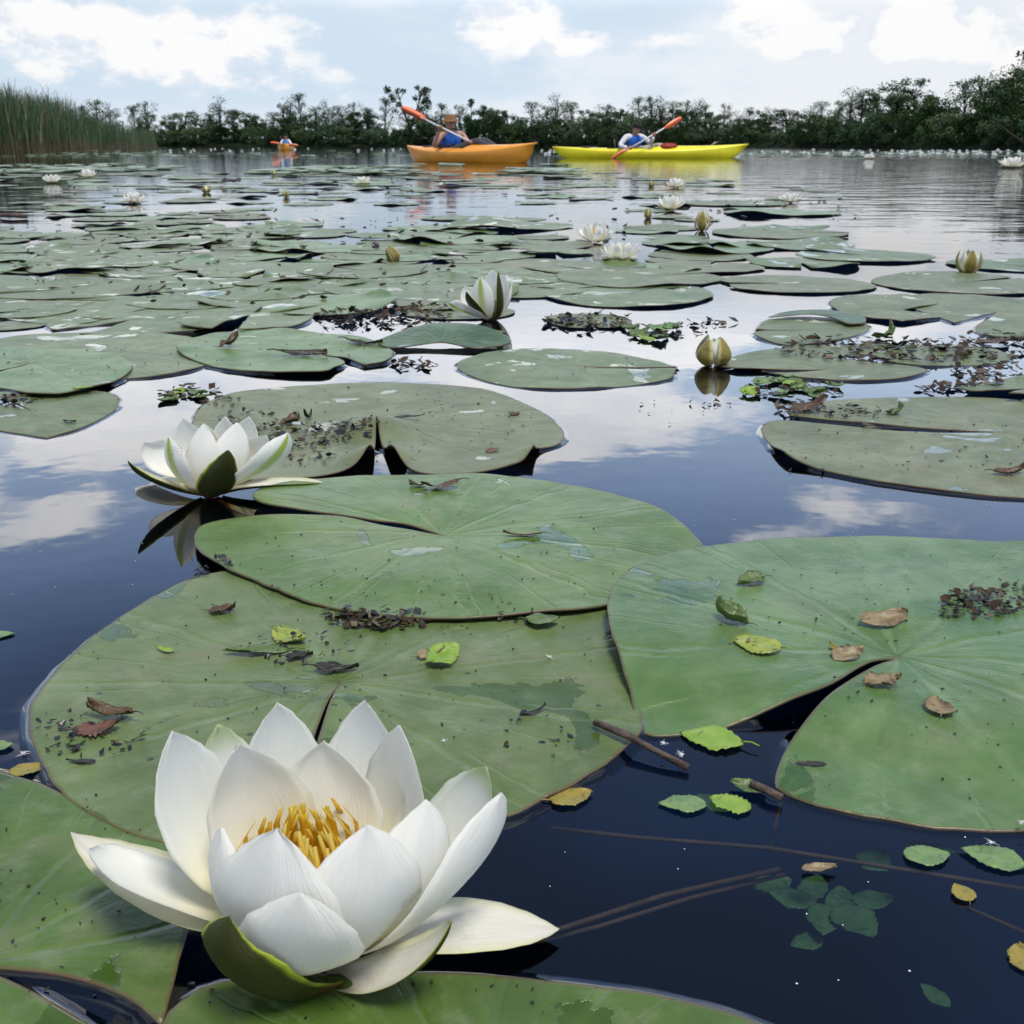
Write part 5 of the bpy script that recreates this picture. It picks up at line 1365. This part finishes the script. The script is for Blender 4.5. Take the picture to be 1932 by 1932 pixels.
def paddle(label, a, b, blade_a, blade_b):
    """a, b: ends of the blades (world)"""
    a, b = Vector(a), Vector(b); ax = (b - a).normalized(); mid = (a + b) / 2
    root = empty('paddle', mid); tag(root, label, 'paddle', 'kayak paddles')
    mb = MB(); mb.tube([a - mid + ax * .38, b - mid - ax * .38], .016, 10); mb.build('shaft', M['shaft'], root)
    for e, tw in ((a, blade_a), (b, blade_b)):
        d = (e - mid).normalized(); s = ax.cross(Vector((0, 1, 0))).normalized(); s = Matrix.Rotation(tw, 3, ax) @ s; n = d.cross(s)
        rings = []
        for t, w_ in ((0, .016), (.08, .03), (.22, .058), (.45, .066), (.72, .068), (.9, .056), (.97, .038), (1, .012)):
            c = e - mid - d * .52 * (1 - t); k = .03 * math.sin(t * 3.14)
            th = .016 * (1 - t) + .004
            rings.append([c + s * w_ + n * k, c + n * th, c - s * w_ + n * k, c - n * th])
        mb = MB(); mb.loft(rings); mb.build('blade', M['blade_or'], root)
    return root


def JJ(base, shift=Vector((0, 0, 0))):
    return {k: (Q(*v[0]) + shift, v[1]) for k, v in base.items()}


J1 = JJ({'pelvis': ((852, 287, 21.85), .15), 'belly': ((852, 274, 21.85), (.15, .13)), 'chest': ((853, 259, 21.8), (.155, .13)), 'neck': ((848, 246, 21.78), .055), 'chin': ((849, 239, 21.74), .075), 'head': ((849, 232, 21.72), .097), 'crown': ((849, 224, 21.72), .075),
         'rsh': ((835, 252, 21.66), .062), 'rel': ((818, 277, 21.5), .046), 'rwr': ((828, 248, 21.42), .032), 'lsh': ((872, 252, 21.96), .062), 'lel': ((886, 275, 21.78), .046), 'lwr': ((889, 271, 21.52), .032),
         'rhip': ((846, 289, 21.72), .09), 'rkn': ((902, 266, 21.35), .065), 'rft': ((940, 287, 21.0), .045), 'lhip': ((858, 288, 21.9), .09), 'lkn': ((914, 265, 21.45), .065), 'lft': ((950, 287, 21.1), .045)})
g1, g2 = Q(831, 240, 21.36), Q(888, 268, 21.36)
make_person('person in a tan brimmed hat and blue life vest sitting in the orange kayak', J1, (g1, g2), (.45, -.9, 0), 'brim', M['grey_cloth'], M['vest'])
ax1 = (g2 - g1).normalized()
paddle('orange-bladed paddle held up by the person in the tan hat', Q(757, 203, 21.36), g2 + ax1 * .85, .35, 1.2)
J2 = JJ({'pelvis': ((1193, 286, 27.75), .15), 'belly': ((1194, 276, 27.75), (.15, .13)), 'chest': ((1196, 264, 27.73), (.155, .13)), 'neck': ((1198, 253, 27.7), .055), 'chin': ((1200, 248, 27.65), .075), 'head': ((1201, 243, 27.62), .097), 'crown': ((1200, 236, 27.62), .075),
         'rsh': ((1182, 257, 27.6), .062), 'rel': ((1169, 275, 27.45), .048), 'rwr': ((1184, 279, 27.30), .034), 'lsh': ((1211, 257, 27.86), .062), 'lel': ((1227, 270, 27.8), .048), 'lwr': ((1233, 260, 27.5), .034),
         'rhip': ((1191, 287, 27.65), .09), 'rkn': ((1243, 275, 27.62), .065), 'rft': ((1278, 290, 27.6), .045), 'lhip': ((1195, 287, 27.86), .09), 'lkn': ((1246, 274, 27.88), .065), 'lft': ((1280, 290, 27.8), .045)})
g1, g2 = Q(1190, 279, 27.22), Q(1234, 253, 27.42)
ax2 = (g2 - g1).normalized()
make_person('person in a black cap, white shirt and blue life vest sitting in the yellow kayak', J2, (g1, g2), (.55, -.85, 0), 'cap', M['beige'], M['vest'], M['white_cloth'])
paddle('orange-bladed paddle dipped beside the yellow kayak', g1 - ax2 * .56, g2 + ax2 * .80, .9, .25)
sh3 = Vector((0, 0, 0))
J3 = JJ({'pelvis': ((539, 279, 61.9), .15), 'belly': ((539, 274, 61.9), (.16, .13)), 'chest': ((539, 268, 61.9), (.16, .13)), 'neck': ((539, 262, 61.9), .055), 'chin': ((539, 260, 61.85), .075), 'head': ((539, 257, 61.83), .097), 'crown': ((539, 254, 61.83), .075),
         'rsh': ((533, 265, 61.9), .062), 'rel': ((529, 273, 61.7), .048), 'rwr': ((532, 271, 61.45), .034), 'lsh': ((545, 265, 61.9), .062), 'lel': ((550, 273, 61.7), .048), 'lwr': ((547, 272, 61.45), .034),
         'rhip': ((537, 280, 61.85), .09), 'rkn': ((536, 276, 61.35), .065), 'rft': ((536, 280, 61.0), .045), 'lhip': ((541, 280, 61.85), .09), 'lkn': ((540, 276, 61.35), .065), 'lft': ((538, 280, 61.0), .045)})
g1, g2 = Q(529, 271, 61.3), Q(548, 273, 61.3)
ax3 = (g2 - g1).normalized()
make_person('far person in a blue vest paddling the small distant kayak', J3, (g1, g2), (0, -1, 0), 'cap', M['grey_cloth'], M['blue_shirt'], M['white_cloth'])
paddle('orange-bladed paddle of the small distant kayak', g1 - ax3 * .52, g2 + ax3 * .40, .2, .2)

# luggage on the yellow kayak
mb = MB()
for i in range(1): mb.ball((0, 0, 0), (.27, .13, .085), 16, 10, fn=lambda d, q: Vector((q.x * (1 - .25 * d.x * d.x), q.y, q.z)) + d * .012 * math.sin(d.x * 14))
bag = mb.build('dry_bag', M['red_cloth'], loc=Q(1262, 277, 27.55)); tag(bag, 'dark red bag strapped on the deck of the yellow kayak', 'bag')
m2 = MB(); m2.tube([(-.28, 0, .0), (-.31, .0, .03), (-.30, .05, .05)], .018, 6); m2.build('closure', M['k_black'], bag)
mb = MB(); mb.ball((0, 0, 0), (.19, .14, .075), 14, 8, fn=lambda d, q: q + d * .01 * math.sin(d.y * 11 + d.x * 5)); m_ = mb.build('bundle', M['beige'], loc=Q(1120, 284, 27.8)); tag(m_, 'pale bundle on the stern of the yellow kayak', 'bag')
mb = MB(); mb.tube([Q(1337, 277, 27.55), Q(1345, 272, 27.55), Q(1350, 267, 27.55)], [.014, .012, .008], 6); mb.tube([Q(1345, 272, 27.55), Q(1356, 267, 27.5)], [.010, .006], 6)
tag(mb.build('stick', M['beige']), 'pale forked stick on the bow of the yellow kayak', 'stick')


# ------------------------------------------------------------------ trees, bushes and reeds of the far shore
def foliage(name, a, b):
    m, t = new_mat(name)
    rnd = t.n('ShaderNodeObjectInfo').outputs['Random']; g = t.n('ShaderNodeNewGeometry').outputs['Random Per Island']
    c = t.mix(g, a, b); c = t.mix(1.0, c, t.mix(rnd, (.75, .85, .85), (1.2, 1.1, .9)), 'MULTIPLY')
    pb = t.n('ShaderNodeBsdfPrincipled', {'Base Color': c, 'Roughness': .55, 'Specular IOR Level': .3})
    t.n('ShaderNodeOutputMaterial', {0: t.n('ShaderNodeMixShader', {0: .25, 1: pb, 2: t.n('ShaderNodeBsdfTranslucent', {0: c})})})
    return m


M['fol'] = foliage('foliage_dark', (.018, .046, .016), (.040, .088, .028)); M['fol2'] = foliage('foliage_olive', (.028, .056, .020), (.058, .100, .034)); M['bark'] = simple('bark_grey', (.045, .038, .030), .9, .2, .4, 6)


def leaf_quads(mb, c, rad, n, size, rr, mi=0):
    for _ in range(n):
        d = Vector((rr.gauss(0, 1), rr.gauss(0, 1), rr.gauss(0, 1)))
        d = d.normalized() * rr.random() ** .45; p = c + Vector((d.x * rad[0], d.y * rad[0], d.z * rad[1]))
        a = Vector((rr.gauss(0, 1), rr.gauss(0, 1), rr.gauss(0, 1))).normalized(); b = a.orthogonal().normalized(); s = size * rr.uniform(.6, 1.4)
        a = a * s; b = b * s * .6
        mb.add([p - a, p + b, p + a, p - b], [(0, 1, 2, 3)], mi)


def crown_parts(kind, seed):
    rr = random.Random(seed); cr_ = MB(); tr_ = MB()
    if kind == 'round':
        tr_.tube([(0, 0, 0), (.02, 0, .2), (.0, .01, .45), (.02, 0, .75)], [.035, .028, .02, .008], 7)
        for i in range(34):
            a = rr.uniform(0, 6.28); z = rr.uniform(.25, .95); e = math.sqrt(max(.05, 1 - ((z - .58) / .42) ** 2)) * .40
            r = e * math.sqrt(rr.random()); c = Vector((r * math.cos(a), r * math.sin(a), z))
            if i % 4 == 0: tr_.tube([(0, 0, z * .55), c * .6 + Vector((0, 0, z * .25)), c], [.014, .008, .003], 5)
            leaf_quads(cr_, c, (rr.uniform(.07, .13), rr.uniform(.05, .09)), 75, .020, rr)
    elif kind == 'airy':
        bend = rr.uniform(-.06, .06)
        tr_.tube([(0, 0, 0), (bend * .3, 0, .3), (bend, .01, .65), (bend * 1.3, 0, .97)], [.016, .012, .007, .002], 6)
        for q in range(3):
            sx = rr.uniform(-.22, .22); tr_.tube([(bend * .2, 0, .15), (bend + sx * .5, .02, .5), (bend + sx, .03, rr.uniform(.7, .9))], [.014, .009, .003], 5)
        for i in range(44):
            z = rr.uniform(.08, 1.0) ** .85; a = rr.uniform(0, 6.28); r = .38 * math.sqrt(rr.random()) * (1.25 - .85 * z)
            c = Vector((r * math.cos(a) + bend * z, r * math.sin(a), z)); tr_.tube([(bend * z, 0, max(.05, z - .14)), c], [.006, .002], 5)
            leaf_quads(cr_, c, (rr.uniform(.05, .15), rr.uniform(.04, .10)), 36, .0135, rr)
    elif kind == 'forked':
        for sx in (-1, 1): tr_.tube([(0, 0, 0), (sx * .03, 0, .35), (sx * .16, .02, .7), (sx * .22, 0, .95)], [.028, .022, .014, .005], 6)
        for i in range(22):
            sx = rr.choice((-1, 1)); z = rr.uniform(.55, 1.0); c = Vector((sx * (.05 + .2 * z) + rr.uniform(-.16, .16), rr.uniform(-.15, .15), z))
            tr_.tube([(sx * (.02 + .2 * (z - .2)), 0, z - .15), c], [.008, .003], 5); leaf_quads(cr_, c, (.07, .055), 55, .019, rr)
    elif kind == 'spire':
        tr_.tube([(0, 0, 0), (0, 0, .98)], [.02, .004], 6)
        for i in range(24):
            z = rr.uniform(.15, .98); a = rr.uniform(0, 6.28); r = .15 * (1.05 - z); leaf_quads(cr_, Vector((r * math.cos(a), r * math.sin(a), z)), (.06, .06), 45, .02, rr)
    else:      # bush
        for i in range(5): tr_.tube([(0, 0, 0), (rr.uniform(-.3, .3), rr.uniform(-.2, .2), .4), (rr.uniform(-.5, .5), rr.uniform(-.3, .3), .75)], [.03, .02, .006], 5)
        for i in range(36):
            a = rr.uniform(0, 6.28); r = .62 * math.sqrt(rr.random()); z = rr.uniform(.08, .80) * (1 - .35 * r) + .1
            leaf_quads(cr_, Vector((r * math.cos(a), r * math.sin(a) * .8, z)), (rr.uniform(.12, .2), rr.uniform(.09, .15)), 70, .032, rr)
    return cr_, tr_


PROT = {}
for kind, seeds in (('round', (1, 2)), ('airy', (3, 4, 5)), ('forked', (6,)), ('spire', (7,)), ('bush', (8, 9, 10, 11))):
    for sd_ in seeds:
        c_, t_ = crown_parts(kind, sd_)
        cm = mesh_from('crown', c_.v, c_.f, False); tm = mesh_from('trunk', t_.v, t_.f)
        cm.materials.append(M['fol'] if sd_ % 2 else M['fol2']); tm.materials.append(M['bark'])
        PROT.setdefault(kind, []).append((cm, tm))


def tree(kind, pos, h, wscale, label, group, idx=None):
    nm = 'shrub' if kind == 'bush' else 'tree'
    cm, tm = PROT[kind][(idx if idx is not None else R.randrange(9)) % len(PROT[kind])]
    root = empty(nm, pos, R.uniform(0, 6.28)); root.scale = (h * wscale, h * wscale, h)
    tag(root, label, 'shrub' if kind == 'bush' else 'tree', group)
    for n_, m_ in (('crown', cm), ('trunk', tm)):
        o = bpy.data.objects.new(n_, m_); C.objects.link(o); o.parent = root
    return root


def height_for(px, py, pos):
    d = raydir(px, py); return H + d.z * (pos.y / d.y)


def where(px):
    if px < 300: return 'beyond the reeds at the left'
    if px < 740: return 'between the reeds and the orange kayak'
    if px < 1040: return 'behind the orange kayak'
    if px < 1420: return 'behind the yellow kayak'
    if px < 1640: return 'right of the yellow kayak bow'
    return 'on the near wooded shore at the right'


px = -40; i = 0
TOP = [(-40, 232), (290, 236), (420, 232), (560, 226), (700, 222), (850, 216), (1000, 213), (1180, 214), (1300, 222), (1400, 228), (1500, 222), (1580, 215), (1700, 205), (1800, 195), (1932, 175), (2060, 165)]
while px < 2080:
    s = shore_xy(max(px, 0)) if px >= 0 else shore_xy(0) + Vector((px * .12, 0, 0)); d = Vector((s.x, s.y, 0)).normalized()
    for (a, ya), (b, yb) in zip(TOP, TOP[1:]):
        if a <= px <= b: ty = ya + (yb - ya) * (px - a) / (b - a)
    pos = s + d * R.uniform(.5, 4.0); pos.z = .0
    h = (height_for(px, ty, pos) - .15) * R.uniform(.66, 1.2)
    tree('bush', pos, h, R.uniform(.75, 1.1), 'dense dark shrub of the shoreline thicket ' + where(px), 'shrubs of the far shoreline')
    px += 15 + 11 * R.random()
TREES = [(165, 200, 'airy', .9), (190, 184, 'airy', 1.0), (215, 196, 'airy', .9), (258, 200, 'airy', .8), (278, 188, 'airy', 1.0), (330, 212, 'round', .9), (352, 206, 'round', 1.0), (372, 210, 'airy', 1.1), (420, 184, 'airy', .9), (445, 207, 'airy', .9), (537, 192, 'airy', .9), (553, 186, 'airy', .9), (572, 177, 'airy', .9), (600, 197, 'airy', 1.0), (622, 192, 'airy', .9), (640, 200, 'airy', .9), (668, 190, 'airy', .8), (700, 206, 'airy', .9), (727, 186, 'airy', .9),
         (775, 163, 'forked', .85), (800, 200, 'airy', .9), (832, 196, 'airy', .9), (868, 195, 'airy', 1), (890, 186, 'spire', .9), (910, 196, 'round', .9), (935, 203, 'airy', 1), (960, 208, 'round', .9), (1003, 193, 'airy', .9), (1030, 196, 'airy', .9), (1052, 180, 'airy', 1.0), (1078, 194, 'airy', .9), (1110, 205, 'round', .9), (1150, 208, 'airy', 1), (1205, 184, 'airy', .9), (1225, 178, 'airy', 1.0), (1248, 188, 'airy', .9), (1268, 192, 'airy', .9), (1290, 186, 'airy', 1.0), (1312, 190, 'airy', .9), (1330, 198, 'airy', .9), (1365, 192, 'airy', .7), (1388, 210, 'airy', .9), (1412, 203, 'airy', .9), (1428, 206, 'round', .9), (1450, 204, 'airy', .9), (1476, 206, 'airy', .9), (1500, 208, 'airy', 1), (1522, 198, 'airy', 1.0), (1545, 192, 'airy', .9), (1578, 186, 'airy', .9), (1598, 166, 'airy', 1.0), (1622, 170, 'airy', 1.0),
         (1652, 168, 'round', .9), (1690, 144, 'round', 1.05), (1722, 160, 'round', 1.0), (1752, 178, 'round', 1.0), (1782, 182, 'airy', 1.0), (1812, 152, 'airy', 1.0), (1835, 138, 'airy', 1.0), (1862, 150, 'airy', 1.1), (1884, 144, 'round', .9), (1908, 120, 'airy', 1.1), (1930, 98, 'round', .9), (1965, 84, 'round', 1.0), (2010, 90, 'round', 1.0)]
KL = {'round': 'full-crowned dark tree ', 'airy': 'thin-crowned feathery tree ', 'forked': 'fork-trunked tree with tufted crown rising highest ', 'spire': 'narrow pointed tree '}
SPECIAL = {1690: 'broad domed tree, the biggest full crown on the right-hand shore', 1930: 'tall dark tree cut by the right edge, its top the highest in the picture', 420: 'lone feathery tree left of the small distant kayak, standing clear of the thicket'}
for _ in range(46):
    px = R.uniform(150, 1990)
    for (a, ya), (b, yb) in zip(TOP, TOP[1:]):
        if a <= px <= b: ty = ya + (yb - ya) * (px - a) / (b - a)
    TREES.append((px, ty - R.uniform(2, 22), R.choice(('airy', 'airy', 'round', 'round')), R.uniform(.8, 1.25)))
for i, (px, ty, kind, ws) in enumerate(TREES):
    s = shore_xy(px); d = Vector((s.x, s.y, 0)).normalized(); pos = s + d * R.uniform(4, 9); pos.z = .3
    h = height_for(px, ty, pos) - .3
    tree(kind, pos, h, ws * (1.1 if kind == 'airy' else 1.25 if kind == 'round' else 1.2), SPECIAL.get(px, KL[kind] + where(px)), 'trees of the far shore', i)
mb = MB(); q0 = P(1985, 283); q0.y += 1.5
mb.tube([Q(1940, 276, q0.y), Q(1905, 252, q0.y - 1), Q(1882, 232, q0.y - 1.5)], [.10, .08, .04], 8)
tag(mb.build('leaning_trunk', M['bark']), 'bare grey trunk leaning over the water at the right-hand shore', 'trunk')

# reeds at the left: nobody could count the blades
m, t = new_mat('reed_blades')
tt = t.attr('t'); g_ = t.n('ShaderNodeNewGeometry').outputs['Random Per Island']
c = t.mix(t.smooth(tt, .05, .42), (.085, .070, .035), t.mix(g_, (.022, .062, .020), (.045, .095, .030)))
c = t.mix(t.smooth(g_, .86, .90), c, (.17, .125, .06))
c = t.mix(t.smooth(tt, 1.2, 1.6), c, (.12, .085, .05))
pb = t.n('ShaderNodeBsdfPrincipled', {'Base Color': c, 'Roughness': .5}); t.n('ShaderNodeOutputMaterial', {0: t.n('ShaderNodeMixShader', {0: .25, 1: pb, 2: t.n('ShaderNodeBsdfTranslucent', {0: c})})})
M['reed'] = m
LINE = [(-420, 300), (-150, 296.5), (0, 294.5), (80, 290), (160, 284), (230, 280), (292, 277.6)]
mb = MB(); att = []
for _ in range(9000):
    k = R.random(); seg = R.choices(range(6), (9, 10, 11, 9, 7, 4))[0]
    (xa, ya), (xb, yb) = LINE[seg], LINE[seg + 1]; c = P(xa + (xb - xa) * k, ya + (yb - ya) * k); d = Vector((c.x, c.y, 0)).normalized(); p = c + d * 7 * R.random() ** 1.6 + Vector((R.uniform(-.5, .5), 0, 0))
    hh = R.uniform(1.75, 2.3) * (1.0 + .10 * noise.noise((p.x * .5, p.y * .2, 1))) * (.92 if seg > 3 else (.84, .86, .92, 1.0)[seg])
    a = R.uniform(0, 6.28); dr = Vector((math.cos(a), math.sin(a), 0)); s = Vector((-dr.y, dr.x, 0)); ln = R.choice((R.uniform(.03, .38), R.uniform(.1, .3), R.uniform(.4, .75) if R.random() < .3 else .15)) * hh
    plume = R.random() < .05
    w0 = R.uniform(.010, .018) * (1 + c.y * .006); vs = []
    for j in range(5):
        tq = j / 4; q = p + dr * ln * tq ** 2.2 + Vector((0, 0, hh * tq * (1 - .12 * (ln / hh) * tq) * (1.16 if plume else 1) - .08)); ww = w0 * (1.0 - .8 * tq) * (2.2 if plume and j == 3 else 1)
        vs += [q - s * ww, q + s * ww]; att += [1.6 * tq if plume else tq] * 2
    mb.add(vs, [(2 * j, 2 * j + 1, 2 * j + 3, 2 * j + 2) for j in range(4)])
tag(mb.build('reed_bed', M['reed'], smooth=False, attrs={'t': att}), 'tall green reed bed with brown lower stalks along the left shore', 'reeds', kind='stuff')
